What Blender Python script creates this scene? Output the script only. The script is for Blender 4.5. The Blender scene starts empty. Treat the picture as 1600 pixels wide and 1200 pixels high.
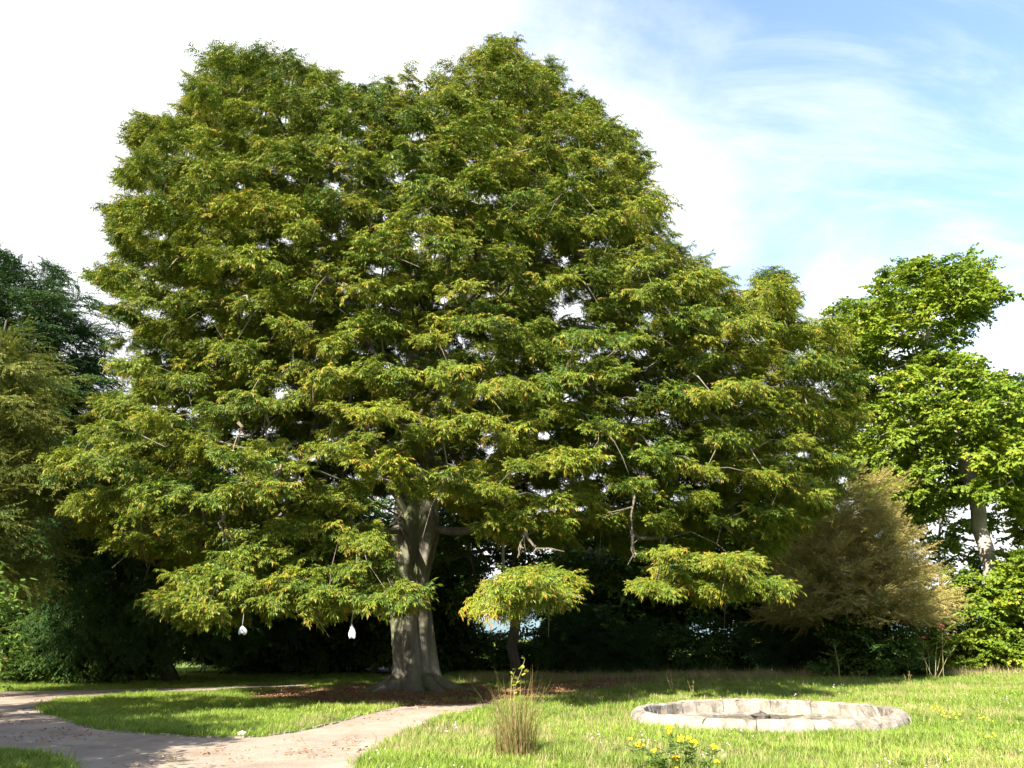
import bpy, math, random
import numpy as np
from mathutils import Vector

R = math.radians
rng = np.random.default_rng(11)
random.seed(11)
sc = bpy.context.scene
col = sc.collection

# ------------------------------------------------------------------ camera
F_PX = 1256.0
PITCH, ROLL, EYE = R(17.6), R(0.7), 1.6
cam_d = bpy.data.cameras.new('camera')
cam_d.sensor_width = 36.0
cam_d.lens = 36.0 * F_PX / 1600.0
cam_d.clip_start = 0.1
cam_d.clip_end = 20000.0
cam = bpy.data.objects.new('camera', cam_d)
col.objects.link(cam)
cam.location = (0, 0, EYE)
from mathutils import Matrix
cam.rotation_euler = (Matrix.Rotation(R(90) + PITCH, 3, 'X') @ Matrix.Rotation(-ROLL, 3, 'Z')).to_euler()
sc.camera = cam
CR = np.array(Matrix.Rotation(R(90) + PITCH, 3, 'X') @ Matrix.Rotation(-ROLL, 3, 'Z'))
EYEV = np.array([0, 0, EYE])

def ray(u, v):
    return CR @ np.array([(u - 800) / F_PX, (600 - v) / F_PX, -1.0])
def at(u, v, Y):                       # the point of the ray of a photo pixel that lies at depth Y
    d = ray(u, v)
    return EYEV + d * (Y / d[1])
def ground(u, v, z=0.0):               # where the ray of a photo pixel meets the ground
    d = ray(u, v)
    return EYEV + d * ((z - EYE) / d[2])
def proj(P):
    q = (np.asarray(P) - EYEV) @ CR
    return 800 + F_PX * q[..., 0] / -q[..., 2], 600 - F_PX * q[..., 1] / -q[..., 2]

# ------------------------------------------------------------------ sun, sky, exposure
SUN_EL = R(39)
SUN_H = np.array([-0.56, -0.83]); SUN_H /= np.linalg.norm(SUN_H)
S = Vector((SUN_H[0] * math.cos(SUN_EL), SUN_H[1] * math.cos(SUN_EL), math.sin(SUN_EL)))
sun_d = bpy.data.lights.new('sun', 'SUN')
sun_d.energy = 5.0
sun_d.angle = R(0.53)
sun_d.color = (1.0, 0.93, 0.80)
sun = bpy.data.objects.new('sun', sun_d)
col.objects.link(sun)
sun.rotation_euler = S.to_track_quat('Z', 'Y').to_euler()
sun.location = (-20, -20, 40)

world = bpy.data.worlds.new('World')
sc.world = world
world.use_nodes = True
nt = world.node_tree
nt.nodes.clear()
def N(t, tree, **kw):
    n = tree.nodes.new(t)
    for k, v in kw.items():
        setattr(n, k, v)
    return n
def math_node(tree, op, a, b=None, clamp=False):
    n = N('ShaderNodeMath', tree, operation=op, use_clamp=clamp)
    for i, x in enumerate((a, b)):
        if x is None: continue
        if isinstance(x, (int, float)): n.inputs[i].default_value = x
        else: tree.links.new(x, n.inputs[i])
    return n.outputs[0]
sky = N('ShaderNodeTexSky', nt, sky_type='NISHITA', sun_disc=False)
sky.sun_elevation = SUN_EL
sky.sun_rotation = math.atan2(S.x, S.y)
sky.air_density = 1.3
sky.dust_density = 0.6
sky.ozone_density = 1.6
tc = N('ShaderNodeTexCoord', nt)
sep = N('ShaderNodeSeparateXYZ', nt)
nt.links.new(tc.outputs['Generated'], sep.inputs[0])
zz = math_node(nt, 'ADD', math_node(nt, 'MAXIMUM', sep.outputs[2], 0.0), 0.28)
cx = math_node(nt, 'DIVIDE', sep.outputs[0], zz)
cy = math_node(nt, 'DIVIDE', sep.outputs[1], zz)
cmb = N('ShaderNodeCombineXYZ', nt)
nt.links.new(cx, cmb.inputs[0]); nt.links.new(cy, cmb.inputs[1])
cmb.inputs[2].default_value = 5.1
n1 = N('ShaderNodeTexNoise', nt); n1.inputs['Scale'].default_value = 1.15
n1.inputs['Detail'].default_value = 8; n1.inputs['Roughness'].default_value = 0.55
n1.inputs['Distortion'].default_value = 0.5
nt.links.new(cmb.outputs[0], n1.inputs['Vector'])
n2 = N('ShaderNodeTexNoise', nt); n2.inputs['Scale'].default_value = 3.4
n2.inputs['Detail'].default_value = 9; n2.inputs['Roughness'].default_value = 0.6
nt.links.new(cmb.outputs[0], n2.inputs['Vector'])
# cloud bank towards the left and low over the right, open sky high on the right
bias = math_node(nt, 'ADD', math_node(nt, 'MULTIPLY', sep.outputs[0], -0.80),
                 math_node(nt, 'MULTIPLY_ADD', sep.outputs[2], -1.25))
bias.node.inputs[1].links[0].from_node.inputs[2].default_value = 0.60
cov = math_node(nt, 'ADD', math_node(nt, 'ADD', n1.outputs[0], math_node(nt, 'MULTIPLY', n2.outputs[0], 0.42)), bias)
mr = N('ShaderNodeMapRange', nt, interpolation_type='SMOOTHSTEP')
mr.inputs['From Min'].default_value = 0.33
mr.inputs['From Max'].default_value = 0.66
nt.links.new(cov, mr.inputs['Value'])
wm = N('ShaderNodeMapping', nt); wm.inputs['Scale'].default_value = (1.1, 3.6, 1.0); wm.inputs['Rotation'].default_value = (0, 0, 0.5)
nt.links.new(cmb.outputs[0], wm.inputs['Vector'])
n3 = N('ShaderNodeTexNoise', nt); n3.inputs['Scale'].default_value = 1.3; n3.inputs['Detail'].default_value = 8; n3.inputs['Roughness'].default_value = 0.62
n3.inputs['Distortion'].default_value = 0.6
nt.links.new(wm.outputs[0], n3.inputs['Vector'])
wr = N('ShaderNodeMapRange', nt, interpolation_type='SMOOTHSTEP'); wr.inputs['From Min'].default_value = 0.44; wr.inputs['From Max'].default_value = 0.78
wr.inputs['To Max'].default_value = 0.75
nt.links.new(n3.outputs[0], wr.inputs['Value'])
veil = math_node(nt, 'MAXIMUM', mr.outputs[0], wr.outputs[0])
mix = N('ShaderNodeMix', nt, data_type='RGBA')
nt.links.new(veil, mix.inputs[0])
gain = N('ShaderNodeMix', nt, data_type='RGBA', blend_type='MULTIPLY')
gain.inputs[0].default_value = 1.0
gain.inputs[7].default_value = (0.94, 0.93, 0.98, 1)
nt.links.new(sky.outputs[0], gain.inputs[6])
nt.links.new(gain.outputs[2], mix.inputs[6])
mix.inputs[7].default_value = (3.7, 3.78, 3.9, 1)
bg = N('ShaderNodeBackground', nt)
bg.inputs['Strength'].default_value = 0.10
nt.links.new(mix.outputs[2], bg.inputs['Color'])
wo = N('ShaderNodeOutputWorld', nt)
nt.links.new(bg.outputs[0], wo.inputs['Surface'])

sc.view_settings.view_transform = 'Standard'
sc.view_settings.look = 'None'
sc.view_settings.gamma = 1.0
sc.view_settings.use_curve_mapping = False
sc.view_settings.exposure = 2.0
sc.render.engine = 'CYCLES'
sc.cycles.max_bounces = 5
sc.cycles.diffuse_bounces = 1
sc.cycles.glossy_bounces = 2
sc.cycles.transmission_bounces = 4
sc.cycles.transparent_max_bounces = 6
sc.cycles.use_denoising = True
sc.cycles.denoiser = 'OPENIMAGEDENOISE'
sc.cycles.denoising_input_passes = 'RGB_ALBEDO_NORMAL'
sc.cycles.denoising_prefilter = 'ACCURATE'
sc.cycles.sample_clamp_indirect = 6.0

# ------------------------------------------------------------------ mesh helpers
class MB:
    """collects vertices and faces of ONE mesh"""
    def __init__(self):
        self.v, self.f, self.t, self.n = [], [], [], 0
    def add(self, verts, faces, tint=None):
        verts = np.asarray(verts, float)
        self.v.append(verts)
        self.t.append(np.full(len(verts), 0.5) if tint is None else np.broadcast_to(np.asarray(tint, float), (len(verts),)))
        o = self.n
        self.f.extend([tuple(i + o for i in f) for f in faces])
        self.n += len(verts)
    def tube(self, pts, rad, seg=6, cap=True, tint=None):
        pts = np.asarray(pts, float); k = len(pts)
        rad = np.broadcast_to(np.asarray(rad, float), (k,))
        tan = np.gradient(pts, axis=0)
        tan /= np.linalg.norm(tan, axis=1)[:, None] + 1e-9
        ref = np.array([0.31, 0.2, 0.93]) if abs(tan[0][2]) < 0.8 else np.array([0.95, 0.3, 0.1])
        s = np.cross(tan, ref); s /= np.linalg.norm(s, axis=1)[:, None] + 1e-9
        t = np.cross(tan, s)
        a = np.arange(seg) * 2 * np.pi / seg
        ring = (np.cos(a)[None, :, None] * s[:, None] + np.sin(a)[None, :, None] * t[:, None]) * rad[:, None, None] + pts[:, None]
        fs = []
        for i in range(k - 1):
            for j in range(seg):
                j2 = (j + 1) % seg
                fs.append((i*seg + j, i*seg + j2, (i+1)*seg + j2, (i+1)*seg + j))
        if cap:
            fs.append(tuple(range((k-1)*seg, k*seg)))
            fs.append(tuple(range(seg - 1, -1, -1)))
        self.add(ring.reshape(-1, 3), fs, tint)
    def mesh(self, name, mats, smooth=False):
        me = bpy.data.meshes.new(name)
        v = np.concatenate(self.v) if self.v else np.zeros((0, 3))
        me.from_pydata(v.tolist(), [], self.f)
        if self.f:
            at_ = me.attributes.new('tint', 'FLOAT', 'POINT')
            at_.data.foreach_set('value', np.concatenate(self.t).astype(np.float32))
        for m in (mats if isinstance(mats, (list, tuple)) else [mats]):
            me.materials.append(m)
        if smooth:
            me.polygons.foreach_set('use_smooth', [True] * len(me.polygons))
        me.update()
        return me
    def arrays(self):
        return np.concatenate(self.v), [np.array(f) for f in self.f], np.concatenate(self.t)
    def build(self, name, mat, parent=None, smooth=False, loc=None):
        o = bpy.data.objects.new(name, self.mesh(name, mat, smooth))
        col.objects.link(o)
        if parent: o.parent = parent
        if loc is not None: o.location = loc
        return o

def empty(name, loc, label, cat, group=None):
    o = bpy.data.objects.new(name, None)
    col.objects.link(o)
    o.location = loc
    o.empty_display_size = 0.3
    return tag(o, label, cat, group)
def tag(o, label=None, cat=None, group=None, kind=None):
    if label: o['label'] = label
    if cat: o['category'] = cat
    if group: o['group'] = group
    if kind: o['kind'] = kind
    return o

def in_poly(x, y, poly):
    x = np.asarray(x, float); y = np.asarray(y, float)
    inside = np.zeros(x.shape, bool)
    n = len(poly); j = n - 1
    for i in range(n):
        xi, yi = poly[i][0], poly[i][1]; xj, yj = poly[j][0], poly[j][1]
        c = ((yi > y) != (yj > y)) & (x < (xj - xi) * (y - yi) / (yj - yi + 1e-12) + xi)
        inside ^= c; j = i
    return inside

# ------------------------------------------------------------------ materials
def new_mat(name):
    m = bpy.data.materials.new(name); m.use_nodes = True
    t = m.node_tree; t.nodes.clear()
    out = N('ShaderNodeOutputMaterial', t)
    return m, t, out
def rgba(c): return (c[0], c[1], c[2], 1)
def mixc(t, fac, a, b, mode='MIX'):
    n = N('ShaderNodeMix', t, data_type='RGBA', blend_type=mode)
    for s, x in ((0, fac), (6, a), (7, b)):
        if isinstance(x, (int, float)): n.inputs[s].default_value = x
        elif isinstance(x, tuple): n.inputs[s].default_value = rgba(x)
        else: t.links.new(x, n.inputs[s])
    return n.outputs[2]
def noise(t, scale, detail=4, rough=0.55, vec=None, dist=0.0):
    n = N('ShaderNodeTexNoise', t)
    n.inputs['Scale'].default_value = scale; n.inputs['Detail'].default_value = detail
    n.inputs['Roughness'].default_value = rough; n.inputs['Distortion'].default_value = dist
    if vec is not None: t.links.new(vec, n.inputs['Vector'])
    return n.outputs[0]
def ramp(t, val, lo, hi):
    n = N('ShaderNodeMapRange', t); n.inputs['From Min'].default_value = lo; n.inputs['From Max'].default_value = hi
    t.links.new(val, n.inputs['Value']); return n.outputs[0]
def objcoord(t):
    return N('ShaderNodeTexCoord', t).outputs['Object']
def bump(t, h, strength, dist):
    b = N('ShaderNodeBump', t); b.inputs['Strength'].default_value = strength; b.inputs['Distance'].default_value = dist
    t.links.new(h, b.inputs['Height']); return b.outputs[0]

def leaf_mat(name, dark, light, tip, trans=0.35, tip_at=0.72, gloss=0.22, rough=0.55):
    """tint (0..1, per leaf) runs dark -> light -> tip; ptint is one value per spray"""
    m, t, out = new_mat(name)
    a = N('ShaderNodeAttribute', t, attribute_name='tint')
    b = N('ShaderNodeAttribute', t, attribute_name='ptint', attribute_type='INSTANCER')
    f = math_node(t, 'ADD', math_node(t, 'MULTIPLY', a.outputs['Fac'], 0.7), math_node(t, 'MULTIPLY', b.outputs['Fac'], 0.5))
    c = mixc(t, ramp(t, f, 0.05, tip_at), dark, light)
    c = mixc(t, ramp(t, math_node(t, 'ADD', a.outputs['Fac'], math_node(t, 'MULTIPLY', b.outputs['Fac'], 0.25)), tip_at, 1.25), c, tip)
    p = N('ShaderNodeBsdfPrincipled', t)
    t.links.new(c, p.inputs['Base Color'])
    p.inputs['Roughness'].default_value = rough
    p.inputs['Specular IOR Level'].default_value = gloss
    tr = N('ShaderNodeBsdfTranslucent', t)
    t.links.new(mixc(t, 1.0, c, (1.0, 1.0, 0.55), 'MULTIPLY'), tr.inputs['Color'])
    mx = N('ShaderNodeMixShader', t); mx.inputs[0].default_value = trans
    t.links.new(p.outputs[0], mx.inputs[1]); t.links.new(tr.outputs[0], mx.inputs[2])
    t.links.new(mx.outputs[0], out.inputs['Surface'])
    return m

def bark_mat(name, a, b, moss=None, scale=3.0, stretch=0.25, bumpd=0.03):
    m, t, out = new_mat(name)
    oc = objcoord(t)
    mp = N('ShaderNodeMapping', t); mp.inputs['Scale'].default_value = (1, 1, stretch)
    t.links.new(oc, mp.inputs['Vector'])
    n_ = noise(t, scale, 7, 0.65, mp.outputs[0], 0.4)
    c = mixc(t, ramp(t, n_, 0.32, 0.68), a, b)
    fine = noise(t, scale * 9, 5, 0.7, mp.outputs[0])
    c = mixc(t, 0.55, c, mixc(t, ramp(t, fine, 0.3, 0.7), (0.25, 0.25, 0.25), (1.25, 1.25, 1.25)), 'MULTIPLY')
    if moss:
        mn = noise(t, 0.9, 5, 0.6, oc)
        c = mixc(t, math_node(t, 'MULTIPLY', ramp(t, mn, 0.47, 0.62), 0.75), c, moss)
    p = N('ShaderNodeBsdfPrincipled', t)
    t.links.new(c, p.inputs['Base Color']); p.inputs['Roughness'].default_value = 0.9
    p.inputs['Specular IOR Level'].default_value = 0.15
    hh = math_node(t, 'ADD', n_, math_node(t, 'MULTIPLY', fine, 0.35))
    t.links.new(bump(t, hh, 0.8, bumpd), p.inputs['Normal'])
    t.links.new(p.outputs[0], out.inputs['Surface'])
    return m

def plain(name, c, rough=0.8, var=0.25, scale=6.0, spec=0.2, trans=0.0):
    m, t, out = new_mat(name)
    n_ = noise(t, scale, 5, 0.6, objcoord(t))
    cc = mixc(t, ramp(t, n_, 0.3, 0.7), tuple(x * (1 - var) for x in c), tuple(min(1, x * (1 + var)) for x in c))
    p = N('ShaderNodeBsdfPrincipled', t)
    t.links.new(cc, p.inputs['Base Color']); p.inputs['Roughness'].default_value = rough
    p.inputs['Specular IOR Level'].default_value = spec
    sh = p.outputs[0]
    if trans:
        tr = N('ShaderNodeBsdfTranslucent', t); t.links.new(cc, tr.inputs['Color'])
        mx = N('ShaderNodeMixShader', t); mx.inputs[0].default_value = trans
        t.links.new(sh, mx.inputs[1]); t.links.new(tr.outputs[0], mx.inputs[2]); sh = mx.outputs[0]
    t.links.new(sh, out.inputs['Surface'])
    return m

M = {}
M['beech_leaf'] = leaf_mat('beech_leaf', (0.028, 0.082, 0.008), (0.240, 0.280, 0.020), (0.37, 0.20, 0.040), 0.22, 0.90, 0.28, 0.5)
M['beech_bark'] = bark_mat('beech_bark', (0.085, 0.075, 0.06), (0.25, 0.225, 0.185), (0.12, 0.135, 0.06), 2.2, 0.3)
M['twig'] = bark_mat('twig_bark', (0.10, 0.085, 0.065), (0.27, 0.23, 0.18), None, 4.0, 0.5, 0.01)
M['dark_bark'] = bark_mat('dark_bark', (0.05, 0.042, 0.033), (0.13, 0.11, 0.085), None, 3.0, 0.3)
M['maple_bark'] = bark_mat('maple_bark', (0.22, 0.195, 0.155), (0.46, 0.42, 0.35), None, 3.0, 0.3)
M['maple_leaf'] = leaf_mat('maple_leaf', (0.075, 0.145, 0.014), (0.24, 0.31, 0.026), (0.38, 0.32, 0.04), 0.42, 0.95)
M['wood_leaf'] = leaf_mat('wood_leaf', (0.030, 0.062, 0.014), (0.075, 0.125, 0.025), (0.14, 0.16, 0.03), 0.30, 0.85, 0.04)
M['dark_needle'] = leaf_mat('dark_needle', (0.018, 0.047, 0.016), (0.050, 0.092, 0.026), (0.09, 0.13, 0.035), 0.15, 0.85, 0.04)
M['olive_needle'] = leaf_mat('olive_needle', (0.060, 0.095, 0.016), (0.170, 0.190, 0.032), (0.25, 0.20, 0.045), 0.30, 0.8)
M['brown_needle'] = leaf_mat('brown_needle', (0.17, 0.175, 0.045), (0.46, 0.375, 0.15), (0.54, 0.39, 0.19), 0.40, 0.75)
M['shrub_leaf'] = leaf_mat('shrub_leaf', (0.04, 0.09, 0.02), (0.15, 0.23, 0.035), (0.30, 0.21, 0.06), 0.35, 0.86, 0.08)
M['grass'] = leaf_mat('grass_blade', (0.080, 0.160, 0.018), (0.260, 0.345, 0.055), (0.52, 0.45, 0.22), 0.35, 0.80, 0.25)
M['straw'] = leaf_mat('straw_blade', (0.17, 0.15, 0.06), (0.36, 0.29, 0.15), (0.50, 0.40, 0.25), 0.25, 0.7, 0.2)
M['clump'] = leaf_mat('clump_blade', (0.10, 0.12, 0.03), (0.27, 0.19, 0.08), (0.30, 0.15, 0.09), 0.25, 0.6, 0.2)
M['litter'] = leaf_mat('litter_leaf', (0.13, 0.06, 0.035), (0.26, 0.135, 0.07), (0.36, 0.22, 0.11), 0.1, 0.7, 0.2)
M['white_petal'] = plain('white_petal', (0.58, 0.50, 0.47), 0.7, 0.08, trans=0.2)
M['yellow_petal'] = plain('yellow_petal', (0.80, 0.52, 0.02), 0.7, 0.12, 40)
M['pink_petal'] = plain('pink_petal', (0.75, 0.16, 0.26), 0.6, 0.15, trans=0.2)
M['stem'] = plain('green_stem', (0.10, 0.15, 0.03), 0.7, 0.2)
M['cane'] = plain('dry_cane', (0.24, 0.20, 0.09), 0.7, 0.25)
M['sprig_leaf'] = plain('sprig_leaf', (0.40, 0.42, 0.05), 0.5, 0.15, 20, trans=0.4)
M['cloth'] = plain('white_cloth', (0.88, 0.85, 0.88), 0.6, 0.04, trans=0.25)
M['string'] = plain('string', (0.35, 0.32, 0.28), 0.8, 0.1)

# ------------------------------------------------------------------ ground, paths
BC = ground(1201, 1118)                # basin centre
near_b, far_t = ground(1201, 1148), ground(1201, 1092, 0.22)
B_R = 0.5 * (far_t[1] - near_b[1]); BC[1] = near_b[1] + B_R
BC[0] = at(1201, 1118, BC[1])[0]; BC[2] = 0
B_R = 2.62
BC[0] = at(1194, 1118, BC[1])[0]

def ground_mat():
    m, t, out = new_mat('grass_ground')
    oc = objcoord(t)
    big = noise(t, 0.16, 5, 0.6, oc, 0.5); mid = noise(t, 0.9, 6, 0.65, oc, 0.4); fine = noise(t, 26, 4, 0.75, oc)
    c = mixc(t, ramp(t, mid, 0.3, 0.7), (0.075, 0.140, 0.020), (0.165, 0.225, 0.040))
    c = mixc(t, math_node(t, 'MULTIPLY', ramp(t, big, 0.45, 0.68), 0.55), c, (0.24, 0.22, 0.085))
    c = mixc(t, math_node(t, 'MULTIPLY', ramp(t, noise(t, 2.6, 5, 0.7, oc), 0.58, 0.72), 0.6), c, (0.15, 0.115, 0.065))
    c = mixc(t, 0.85, c, mixc(t, ramp(t, fine, 0.28, 0.72), (0.35, 0.35, 0.35), (1.3, 1.3, 1.3)), 'MULTIPLY')
    p = N('ShaderNodeBsdfPrincipled', t)
    t.links.new(c, p.inputs['Base Color']); p.inputs['Roughness'].default_value = 0.95
    p.inputs['Specular IOR Level'].default_value = 0.1
    t.links.new(bump(t, math_node(t, 'ADD', fine, mid), 0.9, 0.05), p.inputs['Normal'])
    t.links.new(p.outputs[0], out.inputs['Surface'])
    return m
def gravel_mat(name, a, b, leaf, leaf_amt, weed=0.0):
    m, t, out = new_mat(name)
    oc = objcoord(t)
    mid = noise(t, 0.7, 6, 0.65, oc, 0.3); fine = noise(t, 55, 4, 0.8, oc); peb = noise(t, 16, 5, 0.75, oc)
    c = mixc(t, ramp(t, mid, 0.3, 0.7), a, b)
    c = mixc(t, 0.6, c, mixc(t, ramp(t, fine, 0.25, 0.75), (0.45, 0.45, 0.45), (1.35, 1.35, 1.35)), 'MULTIPLY')
    lm = math_node(t, 'MULTIPLY', ramp(t, peb, 0.56, 0.64), leaf_amt)
    c = mixc(t, lm, c, leaf)
    if weed:
        c = mixc(t, math_node(t, 'MULTIPLY', ramp(t, noise(t, 1.4, 7, 0.7, oc), 0.55, 0.68), weed), c, (0.10, 0.13, 0.035))
    p = N('ShaderNodeBsdfPrincipled', t)
    t.links.new(c, p.inputs['Base Color']); p.inputs['Roughness'].default_value = 0.95
    p.inputs['Specular IOR Level'].default_value = 0.1
    t.links.new(bump(t, math_node(t, 'ADD', fine, peb), 0.7, 0.03), p.inputs['Normal'])
    t.links.new(p.outputs[0], out.inputs['Surface'])
    return m
M['ground'] = ground_mat()
M['path'] = gravel_mat('path_gravel', (0.24, 0.19, 0.15), (0.42, 0.345, 0.28), (0.25, 0.15, 0.09), 0.45, 0.6)
M['litter_soil'] = gravel_mat('litter_soil', (0.115, 0.07, 0.045), (0.21, 0.125, 0.08), (0.26, 0.15, 0.085), 0.7, 0.25)

g = MB()                               # one sheet with a hole for the sunk basin
radii = [B_R - 0.20] + list(np.geomspace(B_R, 9000, 46))
seg = 96
gv, gf = [], []
for r in radii:
    for j in range(seg):
        a = j * 2 * math.pi / seg
        gv.append((BC[0] + r * math.cos(a), BC[1] + r * math.sin(a), 0))
for i in range(len(radii) - 1):
    for j in range(seg):
        j2 = (j + 1) % seg
        gf.append((i*seg + j, (i+1)*seg + j, (i+1)*seg + j2, i*seg + j2))
g.add(gv, gf)
tag(g.build('ground', M['ground']), kind='structure')

def smooth_poly(pts, n=4, jit=0.0, seed=0):
    r_ = np.random.default_rng(seed)
    pts = np.asarray(pts, float); k = len(pts); out = []
    for i in range(k):
        p0, p1, p2, p3 = pts[i-1], pts[i], pts[(i+1) % k], pts[(i+2) % k]
        for q in range(n):
            t = q / n
            out.append(0.5*((2*p1) + (-p0+p2)*t + (2*p0-5*p1+4*p2-p3)*t*t + (-p0+3*p1-3*p2+p3)*t**3) + r_.normal(0, jit, 2))
    return np.array(out)
def px_poly(pp, n=6, jit=0.05, seed=0):
    return smooth_poly([ground(u, v)[:2] for u, v in pp], n, jit, seed)
def sheet(name, poly, z, mat, kind='structure'):
    import bmesh
    bm = bmesh.new()
    vs = [bm.verts.new((x, y, z)) for x, y in poly]
    f = bm.faces.new(vs); bmesh.ops.triangulate(bm, faces=[f])
    for f in bm.faces:
        if f.normal.z < 0: f.normal_flip()
    me = bpy.data.meshes.new(name); bm.to_mesh(me); bm.free()
    me.materials.append(mat)
    o = bpy.data.objects.new(name, me); col.objects.link(o)
    return tag(o, kind=kind)

OVAL = [(62, 1106), (100, 1125), (170, 1142), (290, 1151), (380, 1153), (450, 1146), (520, 1131), (580, 1114), (640, 1103)]
P_FRONT = px_poly([(-250, 1086), (-60, 1087), (40, 1089), (85, 1091)] + OVAL +
                  [(700, 1099), (790, 1092), (760, 1105), (700, 1121), (640, 1146), (592, 1171), (563, 1200), (545, 1250),
                   (330, 1290), (150, 1250), (120, 1204), (45, 1180), (-80, 1172), (-250, 1170)], 5, 0.03, 1)
P_LOOP = px_poly([(-250, 1081), (0, 1081), (200, 1077), (340, 1074), (470, 1070), (470, 1073.5), (340, 1079), (200, 1084), (90, 1092), (-250, 1092)], 5, 0.05, 2)
P_WOOD = px_poly([(430, 1026), (500, 1034), (560, 1038), (640, 1040), (640, 1054), (580, 1055), (540, 1049), (490, 1039)], 5, 0.05, 3)
P_LITTER = px_poly([(395, 1089), (420, 1079), (520, 1074), (600, 1068), (740, 1070), (800, 1076), (880, 1066), (1010, 1059), (1020, 1065),
                    (900, 1084), (800, 1096), (700, 1101), (640, 1104), (560, 1099), (470, 1096)], 5, 0.12, 4)
sheet('path', P_FRONT, 0.006, M['path'])
sheet('path', P_LOOP, 0.011, M['path'])
sheet('woodland_path', P_WOOD, 0.006, M['path'])
lit_soil = sheet('leaf_litter', P_LITTER, 0.016, M['litter_soil'], 'stuff')
tag(lit_soil, 'reddish brown fallen leaves on bare soil around the beech trunk', 'leaf litter')

# far ridge seen in the gaps under the trees
h = MB()
hx = np.linspace(-6000, 6000, 60)
hz = 130 + 60 * np.sin(hx / 900.0) + 35 * np.sin(hx / 370.0 + 1) + 15 * np.sin(hx / 130.0)
hv = []; hf = []
for k, (yy, zf) in enumerate(((3800, -0.02), (4600, 0.7), (5400, 1.0), (7000, 0.2))):
    for x, z in zip(hx, hz): hv.append((x, yy, max(-2, z * zf)))
for k in range(3):
    for j in range(59): hf.append((k*60 + j, k*60 + j + 1, (k+1)*60 + j + 1, (k+1)*60 + j))
h.add(hv, hf)
tag(h.build('hills', plain('hill_haze_tint', (0.10, 0.15, 0.17), 0.95, 0.2, 0.004), smooth=True), kind='structure')  # distance haze over the ridge is put into its blue-green base colour

# ------------------------------------------------------------------ leaf sprays (instanced by the crowns)
def orth(d):
    d = d / (np.linalg.norm(d) + 1e-9)
    s = np.cross(np.array([0, 0, 1.0]), d)
    if np.linalg.norm(s) < 1e-3: s = np.array([0, 1.0, 0])
    s /= np.linalg.norm(s)
    return d, s, np.cross(d, s)
def leaf(mb, base, d, L, W, roll, tint, r_, shape='narrow'):
    d, s, u = orth(d)
    s2 = s * math.cos(roll) + u * math.sin(roll); u2 = np.cross(d, s2)
    if shape == 'narrow':
        vs = [base, base + d*L*0.42 + s2*W*0.5 + u2*W*0.12, base + d*L - u2*L*0.14, base + d*L*0.42 - s2*W*0.5 + u2*W*0.12]
        mb.add(vs, [(0, 1, 2), (0, 2, 3)], tint)
    elif shape == 'maple':
        pr = [(0, 0), (0.12, 0.34), (0.42, 0.52), (0.60, 0.28), (1.0, 0), (0.60, -0.28), (0.42, -0.52), (0.12, -0.34)]
        vs = [base + d*L*a + s2*W*b - u2*(abs(b)*W*0.22 + a*a*L*0.10) for a, b in pr]
        mb.add(vs, [(0, 1, 2, 3), (0, 3, 4), (0, 4, 5), (0, 5, 6, 7)], tint)
    else:
        pr = [(0, 0), (0.3, 0.42), (0.65, 0.34), (1, 0), (0.65, -0.34), (0.3, -0.42)]
        vs = [base + d*L*a + s2*W*b - u2*(abs(b)*W*0.15 + a*a*L*0.12) for a, b in pr]
        mb.add(vs, [(0, 1, 2, 3), (0, 3, 4, 5)], tint)

def spray_variant(name, mat, seed, length, n_side, leaf_L, leaf_W, step, shape, droop=0.25, flat=0.25, side_len=0.6, curl=0.0, twig=True, angle=50):
    """a leafy branch end along +X: an axis, side twigs left and right, leaves set along them"""
    r_ = np.random.default_rng(seed); mb = MB()
    def twig_path(p, d, L, k=5):
        pts = [p]; d = d.copy()
        for i in range(k):
            d = d + np.array([0, 0, -droop / k]) + r_.normal(0, 0.06, 3); d /= np.linalg.norm(d)
            p = p + d * L / k; pts.append(p)
        return np.array(pts)
    paths = [(twig_path(np.zeros(3), np.array([1, 0, 0.12]), length, 6), 1.0)]
    ax = paths[0][0]
    for i in range(n_side):
        f = (i + 0.6) / (n_side + 0.4)
        k = f * 6; i0 = int(k); p = ax[i0] * (1 - k + i0) + ax[min(i0 + 1, 6)] * (k - i0)
        sgn = 1 if i % 2 else -1
        an = R(angle + r_.normal(0, 10))
        d = np.array([math.cos(an), sgn * math.sin(an), r_.normal(0.05, flat)])
        paths.append((twig_path(p, d / np.linalg.norm(d), length * side_len * (1.1 - 0.55 * f) * r_.uniform(0.7, 1.15), 4), 0.8))
    for path, _ in paths:
        seglen = np.linalg.norm(np.diff(path, axis=0), axis=1); tot = seglen.sum()
        cum = np.concatenate([[0], np.cumsum(seglen)])
        nl = max(3, int(tot / step))
        for i in range(nl):
            f = (i + r_.uniform(0.2, 0.8)) / nl
            s_ = f * tot; k = min(np.searchsorted(cum, s_) - 1, len(seglen) - 1); k = max(k, 0)
            p = path[k] + (path[k+1] - path[k]) * ((s_ - cum[k]) / seglen[k])
            d, sd, up = orth(path[k+1] - path[k])
            sg = 1 if i % 2 else -1
            an = R(r_.normal(48, 14)) * (1 - 0.6 * (f > 0.88))
            ld = d * math.cos(an) + sd * sg * math.sin(an) + up * r_.normal(0.05, 0.28) + np.array([0, 0, -curl])
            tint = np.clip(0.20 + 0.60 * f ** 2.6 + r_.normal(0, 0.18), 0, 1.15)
            leaf(mb, p, ld, leaf_L * r_.uniform(0.7, 1.15), leaf_W * r_.uniform(0.75, 1.15), r_.normal(0, 0.5), tint, r_, shape)
    return mb.arrays()

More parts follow.
